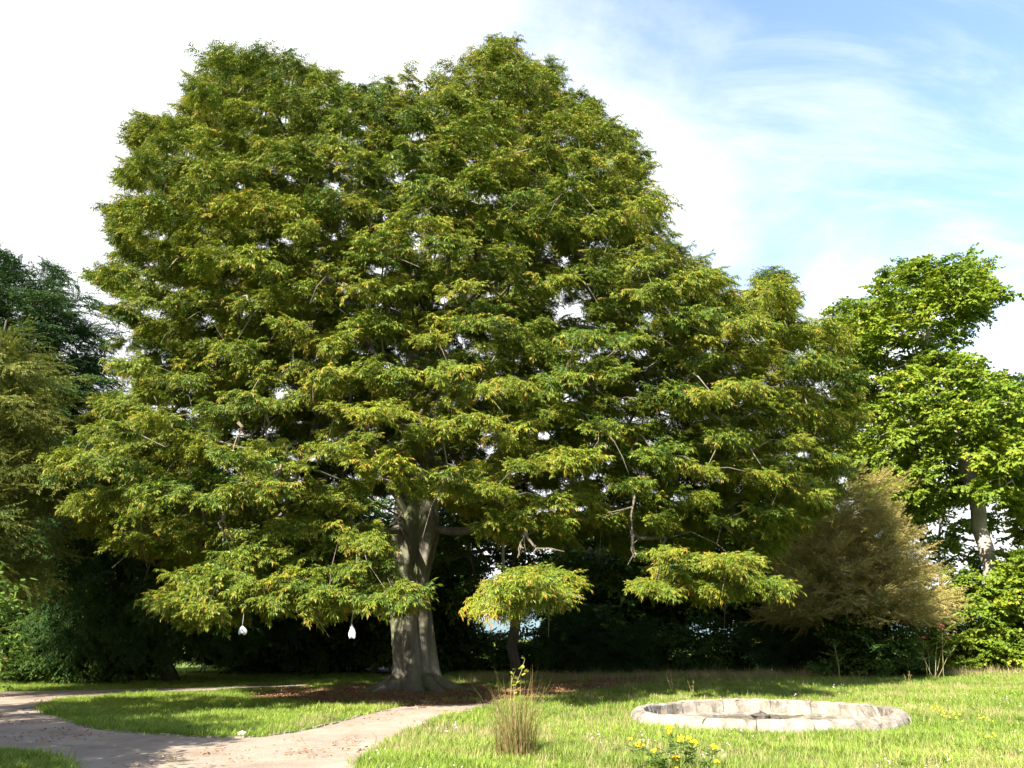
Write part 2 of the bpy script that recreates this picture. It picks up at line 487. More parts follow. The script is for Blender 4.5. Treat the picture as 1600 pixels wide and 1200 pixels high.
def euler_mats(e):
    cx, sx, cy, sy, cz, sz = np.cos(e[:, 0]), np.sin(e[:, 0]), np.cos(e[:, 1]), np.sin(e[:, 1]), np.cos(e[:, 2]), np.sin(e[:, 2])
    m = np.empty((len(e), 3, 3))
    m[:, 0, 0] = cz*cy; m[:, 0, 1] = cz*sy*sx - sz*cx; m[:, 0, 2] = cz*sy*cx + sz*sx
    m[:, 1, 0] = sz*cy; m[:, 1, 1] = sz*sy*sx + cz*cx; m[:, 1, 2] = sz*sy*cx - cz*sx
    m[:, 2, 0] = -sy; m[:, 2, 1] = cy*sx; m[:, 2, 2] = cy*cx
    return m
def dirs_to_euler(d, up):
    d = d / (np.linalg.norm(d, axis=1)[:, None] + 1e-9)
    y = np.cross(up, d); y /= np.linalg.norm(y, axis=1)[:, None] + 1e-9
    z = np.cross(d, y)
    ry = -np.arcsin(np.clip(d[:, 2], -1, 1))
    rx = np.arctan2(y[:, 2], z[:, 2]); rz = np.arctan2(d[:, 1], d[:, 0])
    return np.stack([rx, ry, rz], 1)
def spray_set(name, mat, n=6, seed=0, per=16, rx=0.62, rz=0.28, tilt=0.6, reach=0.2, dip=0.0, **kw):
    """n foliage pads (bough ends facing +X), each made of many leafy sprays; source meshes, not linked to the scene"""
    spr = [spray_variant(name, mat, seed * 50 + i, **kw) for i in range(4)]
    out = []
    for q in range(n):
        r_ = np.random.default_rng(seed * 70 + q)
        off = r_.normal(0, 1, (per, 3)); off /= np.linalg.norm(off, axis=1)[:, None]; off *= (r_.random(per) ** 0.4)[:, None]
        d = np.array([0.75, 0, -dip]) + off * np.array([0.9, 0.9, 0.4]) + r_.normal(0, 0.2, (per, 3))
        d /= np.linalg.norm(d, axis=1)[:, None]
        up = np.array([tilt, 0, 1.0]) + off * np.array([0.3, 0.3, 0]) + r_.normal(0, 0.22, (per, 3))
        P = off * np.array([rx, rx, rz]) - d * reach
        Rm = euler_mats(dirs_to_euler(d, up)); V, Fc, T = [], [], []; o = 0
        for i in range(per):
            v, f, t = spr[r_.integers(0, 4)]
            V.append((v * r_.uniform(0.75, 1.2)) @ Rm[i].T + P[i]); T.append(np.clip(t + r_.normal(0, 0.14), 0, 1.15))
            Fc.extend([tuple(x + o) for x in f]); o += len(v)
        mb = MB(); mb.v = V; mb.t = T; mb.f = Fc
        out.append(bpy.data.objects.new(name, mb.mesh(name, mat)))
    return out
SPR = {
 'beech': spray_set('beech_pad', M['beech_leaf'], 9, 1, 26, 0.66, 0.19, 0.55, length=0.52, n_side=6, leaf_L=0.105, leaf_W=0.025, step=0.0155, shape='narrow', droop=0.40, flat=0.25, curl=0.42, dip=0.22),
 'maple': spray_set('maple_pad', M['maple_leaf'], 6, 2, 13, 0.72, 0.42, 0.6, length=0.80, n_side=6, leaf_L=0.135, leaf_W=0.135, step=0.052, shape='maple', droop=0.3, flat=0.35, curl=0.6),
 'wood': spray_set('woodland_pad', M['wood_leaf'], 6, 3, 13, 0.85, 0.5, 0.5, length=0.95, n_side=7, leaf_L=0.15, leaf_W=0.12, step=0.06, shape='oval', droop=0.3, flat=0.35, curl=0.4),
 'dark': spray_set('dark_needle_pad', M['dark_needle'], 6, 4, 13, 0.85, 0.5, 0.5, length=0.95, n_side=8, leaf_L=0.11, leaf_W=0.034, step=0.024, shape='narrow', droop=0.55, flat=0.2, curl=0.45, angle=42),
 'olive': spray_set('olive_needle_pad', M['olive_needle'], 6, 5, 13, 0.85, 0.28, 0.5, length=1.1, n_side=9, leaf_L=0.10, leaf_W=0.024, step=0.024, shape='narrow', droop=0.45, flat=0.18, curl=0.35, angle=38),
 'brown': spray_set('brown_needle_pad', M['brown_needle'], 6, 6, 14, 0.75, 0.45, 0.6, length=0.9, n_side=9, leaf_L=0.10, leaf_W=0.020, step=0.022, shape='narrow', droop=0.1, flat=0.4, curl=0.2, angle=36),
 'shrub': spray_set('shrub_pad', M['shrub_leaf'], 5, 7, 8, 0.42, 0.28, 0.5, length=0.50, n_side=4, leaf_L=0.11, leaf_W=0.045, step=0.045, shape='oval', droop=0.2, flat=0.35, curl=0.35),
}
PAD_R = {'beech': 0.66, 'maple': 0.72, 'wood': 0.85, 'dark': 0.85, 'olive': 0.85, 'brown': 0.75, 'shrub': 0.42}

def instancer(name, sources):
    ng = bpy.data.node_groups.new(name, 'GeometryNodeTree')
    ng.interface.new_socket('Geometry', in_out='INPUT', socket_type='NodeSocketGeometry')
    ng.interface.new_socket('Geometry', in_out='OUTPUT', socket_type='NodeSocketGeometry')
    gi = ng.nodes.new('NodeGroupInput'); go = ng.nodes.new('NodeGroupOutput')
    jn = ng.nodes.new('GeometryNodeJoinGeometry')
    for s in reversed(sources):
        oi = ng.nodes.new('GeometryNodeObjectInfo'); oi.inputs['Object'].default_value = s
        oi.inputs['As Instance'].default_value = False
        g2 = ng.nodes.new('GeometryNodeGeometryToInstance')
        ng.links.new(oi.outputs['Geometry'], g2.inputs[0])
        ng.links.new(g2.outputs[0], jn.inputs[0])
    def attr(nm, ty):
        n = ng.nodes.new('GeometryNodeInputNamedAttribute'); n.data_type = ty
        n.inputs['Name'].default_value = nm
        return n.outputs['Attribute']
    ip = ng.nodes.new('GeometryNodeInstanceOnPoints')
    ng.links.new(gi.outputs[0], ip.inputs['Points'])
    ng.links.new(jn.outputs[0], ip.inputs['Instance'])
    ip.inputs['Pick Instance'].default_value = True
    ng.links.new(attr('var', 'INT'), ip.inputs['Instance Index'])
    er = ng.nodes.new('FunctionNodeEulerToRotation')
    ng.links.new(attr('rot', 'FLOAT_VECTOR'), er.inputs[0])
    ng.links.new(er.outputs[0], ip.inputs['Rotation'])
    ng.links.new(attr('scl', 'FLOAT'), ip.inputs['Scale'])
    ng.links.new(ip.outputs[0], go.inputs[0])
    return ng
NG = {k: instancer(k + '_sprays', v) for k, v in SPR.items()}

def scatter(name, group, nvar, pts, eul, scl, ptint, parent=None, origin=(0, 0, 0)):
    pts = np.asarray(pts, float) - np.asarray(origin, float)
    me = bpy.data.meshes.new(name); n = len(pts)
    me.vertices.add(n)
    me.vertices.foreach_set('co', pts.astype(np.float32).ravel())
    for nm, ty, key, data in (('rot', 'FLOAT_VECTOR', 'vector', eul), ('scl', 'FLOAT', 'value', scl), ('ptint', 'FLOAT', 'value', ptint)):
        a = me.attributes.new(nm, ty, 'POINT'); a.data.foreach_set(key, np.asarray(data, np.float32).ravel())
    a = me.attributes.new('var', 'INT', 'POINT'); a.data.foreach_set('value', rng.integers(0, nvar, n).astype(np.int32))
    me.update()
    o = bpy.data.objects.new(name, me); col.objects.link(o)
    if parent: o.parent = parent
    md = o.modifiers.new('sprays', 'NODES'); md.node_group = group
    o['kind'] = 'stuff'
    return o

# ------------------------------------------------------------------ trees
def row_extent(polys, rows):
    lo, hi = {}, {}
    xs = np.arange(-400, 2000, 4.0)
    for v in rows:
        m = np.zeros(xs.shape, bool)
        for p in polys: m |= in_poly(xs, np.full(xs.shape, v), p)
        if m.any(): lo[v], hi[v] = xs[m].min(), xs[m].max()
    return lo, hi
def pads_in_mask(polys, Y0, depth, spacing, n_try, r_, shell=0.45, thin=(), front=1.0, min_z=0.3, ext=0.5):
    """foliage pads in a crown whose outline from the camera is the polygon and whose depth follows its width"""
    rows = np.arange(20, 1100, 10)
    lo, hi = row_extent(polys, rows)
    LO = np.array([lo.get(v, np.nan) for v in rows]); HI = np.array([hi.get(v, np.nan) for v in rows])
    us = [p[0] for q in polys for p in q]; vs = [p[1] for q in polys for p in q]
    D = depth
    near, far_ = Y0 - D * front, Y0 + D
    cs = [at(u, v, y)[0] for u in (min(us), max(us)) for v in (min(vs), max(vs)) for y in (near, far_)]
    X0, X1 = min(cs), max(cs)
    zt, zb = max(at(800, min(vs), Y0)[2], 1) + 1.5, max(min_z, at(800, max(vs), Y0)[2] - 1)
    P = np.stack([r_.uniform(X0, X1, n_try), Y0 + r_.uniform(-D * front, D, n_try), r_.uniform(zb, zt, n_try)], 1)
    u, v = proj(P)
    ok = np.zeros(n_try, bool)
    e = ext * F_PX / np.linalg.norm(P - EYEV, axis=1)
    for p in polys:
        q = in_poly(u, v, p)
        for k in range(6): q &= in_poly(u + e * math.cos(k * 1.047), v + 0.7 * e * math.sin(k * 1.047), p)
        ok |= q
    P, u, v = P[ok], u[ok], v[ok]
    P0 = P.copy(); P0[:, 1] = Y0
    u0, v0 = proj(P0)
    key = np.clip(np.round((v0 - 20) / 10).astype(int), 0, len(rows) - 1)
    # rows keep one x for both photo edges at the crown's own depth
    dxdu = np.array([at(800 + 100, q, Y0)[0] - at(800, q, Y0)[0] for q in rows]) / 100.0
    xl = P[:, 0] + (LO[key] - u0) * dxdu[key]; xr = P[:, 0] + (HI[key] - u0) * dxdu[key]
    w = np.maximum((xr - xl) / 2, 0.5); xc = (xl + xr) / 2
    dd = np.minimum(D, w * 0.95)
    dy = (P[:, 1] - Y0) / (dd * np.where(P[:, 1] < Y0, front, 1.0)); dx = (P[:, 0] - xc) / w
    rho = np.hypot(dx, dy)
    ok = (rho < 1.05) & (rho > shell * r_.uniform(0.6, 1.5, len(rho)))
    for (tu, tv, tr, keep) in thin:
        ok &= ~((np.hypot(u - tu, v - tv) < tr) & (r_.random(len(u)) > keep))
    P = P[ok]
    got = np.empty((4000, 3)); n = 0
    for p in P:
        if n and np.min(np.sum((got[:n] - p) ** 2, axis=1)) < spacing * spacing: continue
        got[n] = p; n += 1
        if n == 4000: break
    return got[:n].copy(), None

def grow(limbs, pads, r_, sag=0.12):
    """connect every pad to the limbs; returns branches (points, radii)"""
    pos, par, wt = [], [], []
    def push(p, q):
        pos.append(np.asarray(p, float)); par.append(q); wt.append(0.0); return len(pos) - 1
    limb_idx = []
    for li, (pts, attach) in enumerate(limbs):
        prev = -1
        if attach is not None:
            prev = limb_idx[attach[0]][attach[1]]
        ids = []
        P = np.asarray(pts, float)
        for i, p in enumerate(P):
            if i:
                for k in range(1, 4):
                    q = P[i-1] + (p - P[i-1]) * k / 4 + r_.normal(0, 0.05, 3) * min(2, np.linalg.norm(p - P[i-1]))
                    prev = push(q, prev)
            elif attach is not None:
                ids.append(prev); continue
            prev = push(p, prev); ids.append(prev)
        limb_idx.append(ids)
    nl = len(pos)
    axis = np.asarray(limbs[0][0], float)[:, :2].mean(0)
    rad = np.hypot(pads[:, 0] - axis[0], pads[:, 1] - axis[1])
    tips = []
    A = np.array(pos)
    for i in np.argsort(rad):
        p = pads[i]
        dv = p - A
        dist = np.linalg.norm(dv, axis=1)
        nr = np.hypot(A[:, 0] - axis[0], A[:, 1] - axis[1])
        cost = dist + 0.9 * np.maximum(0, nr - rad[i] + 0.2) + 0.55 * np.maximum(0, A[:, 2] - p[2] - 1.2 * dist)
        j = int(np.argmin(cost)); q = A[j]; L = dist[j]
        k = max(2, min(5, int(L / 0.8)))
        prev = j; new = []
        for m in range(1, k + 1):
            f = m / k
            x = q + (p - q) * f + np.array([0, 0, sag * L * math.sin(math.pi * f)]) + (r_.normal(0, 0.06 * L / k, 3) if m < k else 0)
            prev = push(x, prev); new.append(x)
        tips.append(prev)
        A = np.vstack([A] + new)
    par_a = np.array(par)
    for tpi in tips:
        j = tpi
        while j >= 0:
            wt[j] += 1; j = par_a[j]
    return A, par_a, np.array(wt), nl, tips

def branch_mesh(A, par, wt, r_tip, exp, r_max, side_max=9.0, n_lead=0):
    kids = {}
    for i, p in enumerate(par):
        if p >= 0: kids.setdefault(p, []).append(i)
    rr = np.minimum(r_tip * np.maximum(wt, 0.6) ** exp, r_max)
    rr[n_lead:] = np.minimum(rr[n_lead:], side_max)
    mb = MB()
    heads = [(-1, i) for i, p in enumerate(par) if p < 0]
    stack = heads[:]
    while stack:
        prev, i = stack.pop()
        chain = [prev, i] if prev >= 0 else [i]
        while i in kids:
            ks = sorted(kids[i], key=lambda q: -wt[q])
            for q in ks[1:]: stack.append((i, q))
            i = ks[0]; chain.append(i)
        if len(chain) < 2: continue
        rad = rr[chain].copy()
        if prev >= 0: rad[0] = rad[1] * 1.1
        mb.tube(A[chain], rad, 8 if rad.max() > 0.12 else (5 if rad.max() > 0.03 else 4))
    return mb

def foliage(name, kind, pads, pad_dir, parent, origin, r_, rx=0.75, scl=1.0, up_fun=None, tint_fun=None):
    n = len(pads)
    ph = pad_dir.copy(); ph[:, 2] = 0; ph /= np.linalg.norm(ph, axis=1)[:, None] + 1e-9
    d = ph + r_.normal(0, 0.22, (n, 3)); d[:, 2] = r_.normal(0, 0.10, n) + (up_fun(pads) if up_fun is not None else 0)
    up = np.tile(np.array([0, 0, 1.0]), (n, 1)) + r_.normal(0, 0.14, (n, 3))
    eul = dirs_to_euler(d, up)
    pt = np.clip((tint_fun(pads) if tint_fun is not None else 0.5) + r_.normal(0, 0.2, n), 0, 1)
    return scatter(name, NG[kind], len(SPR[kind]), pads, eul, scl * rx / PAD_R[kind] * r_.uniform(0.75, 1.25, n), pt, parent, origin)

# ---- the great beech
TB = ground(648, 1079)
TY = TB[1]
def L_(*q): return [at(u, v, TY + dy) for u, v, dy in q]
MAIN = [(100, 800), (95, 720), (150, 640), (215, 592), (150, 565), (205, 522), (155, 446), (190, 390), (164, 340), (200, 270), (220, 190), (275, 162),
        (335, 95), (400, 88), (478, 97), (520, 117), (526, 155), (580, 130), (690, 122), (714, 97), (770, 62), (855, 92), (880, 145), (948, 170),
        (996, 234), (1012, 300), (1032, 352), (1060, 385), (1130, 435), (1183, 460), (1208, 428), (1238, 475), (1298, 505), (1330, 562), (1338, 640), (1322, 740),
        (1282, 800), (1235, 840), (1190, 880), (1120, 860), (1040, 850), (980, 860), (930, 830), (860, 850), (800, 850), (740, 815), (700, 770), (610, 770), (540, 800), (450, 830), (380, 865), (300, 880), (180, 850)]
BOUGH = [(585, 810), (575, 850), (632, 925), (622, 945), (540, 946), (430, 940), (350, 960), (285, 976), (262, 930), (330, 885), (420, 835), (500, 800)]
THIN = [(1000, 790, 90, 0.45), (1120, 790, 70, 0.5), (1000, 600, 60, 0.45), (240, 440, 55, 0.25), (310, 520, 60, 0.4), (200, 560, 45, 0.35), (470, 595, 45, 0.25), (885, 468, 36, 0.1), (1010, 560, 55, 0.35), (1060, 660, 60, 0.3),
        (1030, 490, 40, 0.3), (1110, 520, 40, 0.35), (665, 385, 32, 0.1), (540, 280, 40, 0.3), (1060, 760, 50, 0.4), (420, 690, 40, 0.4), (960, 640, 30, 0.4)]
r1 = np.random.default_rng(5)
padsA, nA = pads_in_mask([MAIN], TY, 12.0, 1.08, 160000, r1, 0.57, THIN, front=0.80, ext=0.16)
print('beech pads', len(padsA))
padsB, nB = [], []
for _ in range(1500):                   # the low bough that reaches forward past the trunk
    u, v = r1.uniform(250, 665), r1.uniform(790, 1000)
    if not in_poly(u, v, BOUGH): continue
    Yb = TY - 6.0 - 2.2 * (v - 800) / 190 + r1.normal(0, 0.7)
    P = at(u, v, Yb)
    if padsB and min(np.sum((q - P) ** 2) for q in padsB) < 0.62 ** 2: continue
    padsB.append(P)
C1 = [(795, 885), (880, 885), (870, 925), (830, 955), (785, 955), (775, 940)]
C2 = [(1005, 862), (1060, 855), (1195, 885), (1205, 925), (1100, 918), (1010, 915)]
SPIRE = [(1196, 500), (1200, 432), (1216, 430), (1232, 500)]
for poly, dY, n_, sp in ((C1, -8.0, 500, 0.72), (C2, -7.0, 700, 0.80), (SPIRE, -1.0, 200, 0.5)):
    for _ in range(n_):
        u, v = r1.uniform(740, 1240), r1.uniform(420, 990)
        us_ = [q[0] for q in poly]; vs_ = [q[1] for q in poly]
        u, v = r1.uniform(min(us_), max(us_)), r1.uniform(min(vs_), max(vs_))
        if not in_poly(u, v, poly): continue
        P = at(u, v, TY + dY + r1.normal(0, 0.6))
        if min(np.sum((q - P) ** 2) for q in padsB) < sp ** 2: continue
        padsB.append(P)
padsB = np.array(padsB)
# the open lane through which the sun reaches the trunk
tr0 = np.array([TB[0], TY, 2.6]); sv = np.array(S)
rel = padsA - tr0; al = rel @ sv
dline = np.linalg.norm(rel - al[:, None] * sv, axis=1)
padsA = padsA[~((al > 0) & (dline < 2.0) & (r1.random(len(padsA)) < 0.62))]
pads = np.vstack([padsA, padsB])
limbs = [
 (L_((648, 1082, 0), (644, 1000, 0), (640, 900, 0), (650, 830, 0), (656, 700, 0), (650, 560, 0), (664, 400, 0), (690, 270, 0), (750, 150, 0)), None),
 (L_((650, 830, 0), (590, 720, -1), (440, 590, -1), (330, 540, -1), (225, 525, -1)), (0, 3)),
 (L_((656, 700, 0), (560, 490, 1), (430, 330, 1), (340, 210, 1)), (0, 4)),
 (L_((650, 830, 0), (730, 760, 0), (870, 610, 0), (1000, 585, 0), (1130, 585, 0), (1230, 570, 0)), (0, 3)),
 (L_((650, 560, 0), (770, 420, 0), (880, 300, 0), (930, 240, 0)), (0, 5)),
 (L_((650, 830, 0), (720, 830, -1), (850, 815, -3), (980, 820, -5), (1120, 850, -6)), (0, 3)),
 (L_((650, 830, 0), (600, 830, -3), (520, 850, -6), (400, 900, -7.5), (300, 950, -8)), (0, 3)),
 (L_((656, 700, 0), (640, 640, -4), (600, 560, -8)), (0, 4)),
 (L_((650, 560, 0), (720, 480, -4), (800, 420, -8)), (0, 5)),
 (L_((650, 830, 0), (560, 760, -3), (380, 700, -6), (220, 680, -6)), (0, 3)),
 (L_((656, 700, 0), (700, 600, 5), (760, 560, 9)), (0, 4)),
 (L_((650, 560, 0), (560, 470, 5), (480, 420, 9)), (0, 5)),
 (L_((656, 700, 0), (760, 640, -4), (900, 640, -8), (960, 690, -9)), (0, 4)),
]
A, par, wt, nl, tips = grow(limbs, pads, r1)
beech = empty('beech_tree', tuple(TB), 'giant spreading beech with fluted grey trunk and rusty-tipped narrow leaves', 'tree')
bmesh_ = branch_mesh(A - TB, par, wt, 0.013, 0.48, 0.50, 0.24, 33)
bmesh_.build('branches', M['beech_bark'], beech, smooth=True)
# fluted trunk with root flare
tm = MB(); sg = 112; zs = np.concatenate([np.linspace(-0.08, 1.0, 22), np.linspace(1.1, 7.2, 50)])
axp = np.array(limbs[0][0])
rt = np.random.default_rng(3)
lob = [(3, 0.9, 0.10), (5, 2.2, 0.095), (8, 0.4, 0.065), (13, 1.1, 0.030)]
tv = []
for z in zs:
    c = np.array([np.interp(z, axp[:, 2], axp[:, 0]), np.interp(z, axp[:, 2], axp[:, 1])]) - TB[:2]
    r0 = np.interp(z, [0, 0.8, 2.0, 3.6, 5.0, 6.2, 7.2], [0.70, 0.70, 0.68, 0.64, 0.78, 0.70, 0.54])
    for j in range(sg):
        th = j * 2 * math.pi / sg
        f = sum(am * math.sin(k * th + ph + 0.16 * z * (1 + 0.25 * k) + 0.5 * math.sin(z * 0.9 + k)) for k, ph, am in lob)
        crease = -0.13 * max(0, math.sin(6 * th + 0.35 * z + 0.8)) ** 6
        flare = (0.16 + 0.6 * max(0, math.sin(4 * th + 0.6 + 0.35 * math.sin(3 * th))) ** 1.5) * math.exp(-max(z, 0) / 0.28)
        r = r0 * (1 + f + crease) + flare + 0.012 * math.sin(23 * th + 3 * z) + rt.normal(0, 0.006)
        tv.append((c[0] + r * math.cos(th), c[1] + r * math.sin(th), z))
tf = []
for i in range(len(zs) - 1):
    for j in range(sg):
        j2 = (j + 1) % sg
        tf.append((i*sg + j, i*sg + j2, (i+1)*sg + j2, (i+1)*sg + j))
tf.append(tuple(range((len(zs)-1)*sg, len(zs)*sg)))
tm.add(tv, tf)
tm.build('trunk', M['beech_bark'], beech, smooth=True)
rtm = MB()
for (az, Lr, r0_) in [(-10, 2.3, 0.30), (-50, 1.7, 0.26), (-95, 1.5, 0.24), (-140, 1.8, 0.27), (178, 2.0, 0.28), (140, 1.6, 0.25), (85, 1.6, 0.25), (35, 1.9, 0.27)]:
    a = R(az); k_ = np.linspace(0, 1, 9); w_ = 0.25 * np.sin(k_ * 4 + az)
    rr_ = 0.55 + Lr * k_
    ptsr = np.stack([rr_ * np.cos(a + w_ * 0.35), rr_ * np.sin(a + w_ * 0.35), 0.42 * np.exp(-k_ * 4.2) - 0.04 - 0.10 * k_], 1)
    rtm.tube(ptsr, r0_ * (1 - 0.78 * k_), 10)
rtm.build('roots', M['beech_bark'], beech, smooth=True)
# pale bare dead stubs and hanging twigs inside the crown
tw = MB()
for (u, v, u2, v2, dy) in [(372, 660, 385, 690, -9), (408, 640, 418, 695, -9), (440, 725, 425, 750, -9), (510, 690, 500, 720, -8.5), (990, 770, 985, 840, -7.5), (988, 838, 994, 872, -7.6),
                           (822, 830, 810, 868, -8), (822, 832, 838, 865, -8), (640, 860, 620, 800, -2), (660, 640, 655, 690, -9), (540, 270, 560, 300, -6), (350, 800, 345, 840, -8)]:
    a, b = at(u, v, TY + dy), at(u2, v2, TY + dy)
    k = np.linspace(0, 1, 6)[:, None]
    pts = a + (b - a) * k + r1.normal(0, 0.05, (6, 3)); pts[0] = a
    tw.tube(pts - TB, np.linspace(0.045, 0.018, 6), 5)
    for q in range(3):
        s_ = pts[r1.integers(1, 5)]; e = s_ + r1.normal(0, 0.28, 3) + np.array([0, 0, -0.18])
        tw.tube(np.array([s_, (s_ + e) / 2 + r1.normal(0, 0.03, 3), e]) - TB, [0.018, 0.013, 0.006], 4)
# slim dangling twigs from the pads
for i in r1.choice(len(pads), 500, replace=False):
    p = pads[i]
    for _ in range(2):
        e = p + r1.normal(0, 0.45, 3) + np.array([0, 0, -0.35])
        tw.tube(np.array([p, (p + e) / 2 + r1.normal(0, 0.06, 3), e]) - TB, [0.014, 0.010, 0.004], 4)
tw.build('twigs', M['twig'], beech)
padn = pads - A[par[tips]]
padn2 = pads - np.array([TB[0], TY, 9.0])
padn = padn / np.linalg.norm(padn, axis=1)[:, None] + 1.2 * padn2 / np.linalg.norm(padn2, axis=1)[:, None]
ztop = pads[:, 2].max()
def beech_up(p):
    f = (p[:, 2] - 2) / (ztop - 2)
    return np.interp(f, [0, 0.35, 0.7, 1.0], [-0.20, -0.08, 0.06, 0.32])
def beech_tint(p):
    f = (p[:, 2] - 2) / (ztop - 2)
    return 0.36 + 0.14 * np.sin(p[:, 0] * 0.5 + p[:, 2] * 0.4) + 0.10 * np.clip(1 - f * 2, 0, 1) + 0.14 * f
u_, v_ = proj(pads)
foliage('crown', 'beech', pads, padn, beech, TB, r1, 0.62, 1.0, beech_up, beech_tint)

# ---- every other tree and bush
def tree(name, label, cat, kind, bark, Y0, poly, trunk_px, depth, spacing, per_pad=8, rx=0.8, rz=0.4, scl=1.0, r_tip=0.012, exp=0.55, r_max=0.3,
         shell=0.35, thin=(), up=(-0.1, 0.2), tint=0.5, group=None, n_try=9000, seed=1, min_z=0.3, multi=0, ext=0.25):
    r_ = np.random.default_rng(seed)
    pads, _ = pads_in_mask([poly], Y0, depth, spacing, n_try, r_, shell, thin, min_z=min_z, ext=ext)
    tp = [at(u, v, Y0) for u, v in trunk_px]
    tp[0] = np.array([tp[0][0], Y0, -0.05])
    base = np.array([tp[0][0], Y0, 0.0])
    limbs = [(tp, None)]
    for m in range(multi):
        a = r_.uniform(0, 6.28); hgt = pads[:, 2].max() * r_.uniform(0.4, 0.7)
        s = base + np.array([0.25 * math.cos(a), 0.25 * math.sin(a), -0.05])
        limbs.append(([s, s + np.array([0.5 * math.cos(a), 0.5 * math.sin(a), hgt * 0.5]), s + np.array([1.1 * math.cos(a), 1.1 * math.sin(a), hgt])], None))
    A, par, wt, nl, tips = grow(limbs, pads, r_)
    root = empty(name, tuple(base), label, cat, group)
    sp = MB()
    n_tr = (len(tp) - 1) * 4 + 1
    rr = np.clip(r_tip * np.maximum(wt[:n_tr], 1) ** exp, 0.03, r_max)
    rr[0] *= 1.35
    sp.tube(A[:n_tr] - base, rr, 12)
    sp.build('trunk', bark, root, smooth=True)
    branch_mesh(A - base, par, wt, r_tip, exp, r_max * 0.8).build('branches', bark, root, smooth=True)
    pdir = pads - A[par[tips]]
    cen = np.array([base[0], Y0, pads[:, 2].mean()])
    q = pads - cen
    pdir = pdir / (np.linalg.norm(pdir, axis=1)[:, None] + 1e-6) + q / (np.linalg.norm(q, axis=1)[:, None] + 1e-6)
    z0, z1 = pads[:, 2].min(), pads[:, 2].max() + 0.01
    foliage('crown', kind, pads, pdir, root, base, r_, rx, scl,
            lambda p: np.interp((p[:, 2] - z0) / (z1 - z0), [0, 1], up), lambda p: np.full(len(p), tint) + 0.12 * np.sin(p[:, 0] * 1.1 + p[:, 2]))
    return root

tree('spruce_tree', 'tall dark blue-green conifer rising behind the yellowish feathery conifer', 'tree', 'dark', M['dark_bark'], 40,
     [(-160, 1000), (-170, 560), (-60, 440), (8, 388), (30, 400), (60, 400), (88, 445), (138, 478), (168, 520), (150, 600), (205, 650), (160, 760), (120, 1000)],
     [(20, 1050), (15, 800), (15, 600), (20, 420)], 6, 1.15, 12, 0.9, 0.5, 1.15, 0.012, 0.55, 0.4, 0.3, up=(-0.35, 0.3), tint=0.5, n_try=16000, seed=21)
tree('larch_tree', 'yellow-green feathery conifer with drooping boughs beside the loop path', 'tree', 'olive', M['dark_bark'], 27,
     [(-170, 930), (-140, 560), (-50, 505), (10, 482), (30, 540), (60, 600), (85, 680), (90, 760), (60, 830), (70, 890), (20, 930), (-50, 950)],
     [(-40, 1070), (-40, 800), (-20, 640), (10, 500)], 4, 0.9, 12, 0.85, 0.28, 1.0, 0.011, 0.55, 0.3, 0.3, up=(-0.45, 0.05), tint=0.5, n_try=12000, seed=22)
tree('yew_tree', 'dark hanging evergreen in the deep shade between the tall dark conifer and the beech', 'tree', 'dark', M['dark_bark'], 38,
     [(70, 1005), (85, 830), (60, 740), (150, 660), (260, 690), (400, 780), (470, 880), (440, 985), (300, 1000), (200, 1010)],
     [(270, 1056), (262, 950), (250, 820), (220, 700)], 5, 1.1, 12, 0.85, 0.5, 1.15, 0.012, 0.55, 0.35, 0.3, up=(-0.7, -0.1), tint=0.45, n_try=12000, seed=23)
BG = 'broadleaf trees standing in the shade behind the beech'
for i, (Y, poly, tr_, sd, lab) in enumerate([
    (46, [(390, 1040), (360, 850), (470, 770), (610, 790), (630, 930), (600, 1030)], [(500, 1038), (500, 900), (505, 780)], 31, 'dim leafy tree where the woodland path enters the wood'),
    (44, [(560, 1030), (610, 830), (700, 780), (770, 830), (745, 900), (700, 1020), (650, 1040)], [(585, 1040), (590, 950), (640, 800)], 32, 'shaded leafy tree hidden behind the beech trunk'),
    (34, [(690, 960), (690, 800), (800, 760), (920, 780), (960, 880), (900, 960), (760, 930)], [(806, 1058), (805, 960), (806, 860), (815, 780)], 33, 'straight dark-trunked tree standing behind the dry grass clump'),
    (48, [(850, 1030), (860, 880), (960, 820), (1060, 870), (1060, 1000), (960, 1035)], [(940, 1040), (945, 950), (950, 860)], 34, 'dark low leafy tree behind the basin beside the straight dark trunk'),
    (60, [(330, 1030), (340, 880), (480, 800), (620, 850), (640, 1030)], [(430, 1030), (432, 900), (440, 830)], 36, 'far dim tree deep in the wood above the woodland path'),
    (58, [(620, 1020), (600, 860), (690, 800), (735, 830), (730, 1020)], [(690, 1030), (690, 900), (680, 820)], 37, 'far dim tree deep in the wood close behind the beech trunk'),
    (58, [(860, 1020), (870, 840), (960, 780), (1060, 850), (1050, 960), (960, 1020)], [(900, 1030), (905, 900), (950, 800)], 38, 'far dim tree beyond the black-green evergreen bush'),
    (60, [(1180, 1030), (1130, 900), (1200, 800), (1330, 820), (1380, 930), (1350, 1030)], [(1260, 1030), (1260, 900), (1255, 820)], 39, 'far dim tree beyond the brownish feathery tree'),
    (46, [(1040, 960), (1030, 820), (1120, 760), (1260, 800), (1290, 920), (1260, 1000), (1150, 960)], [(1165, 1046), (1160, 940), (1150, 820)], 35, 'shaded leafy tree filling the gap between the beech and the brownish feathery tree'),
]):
    tree('woodland_tree', lab, 'tree', 'wood', M['dark_bark'], Y, poly, tr_, 4.5, 2.3 if sd == 33 else 1.1, 12, 0.85, 0.5, 1.1, 0.05 if sd == 33 else 0.013, 0.55, 0.28, 0.1, up=(-0.1, 0.2), tint=0.35, group=BG, n_try=9000, seed=sd)
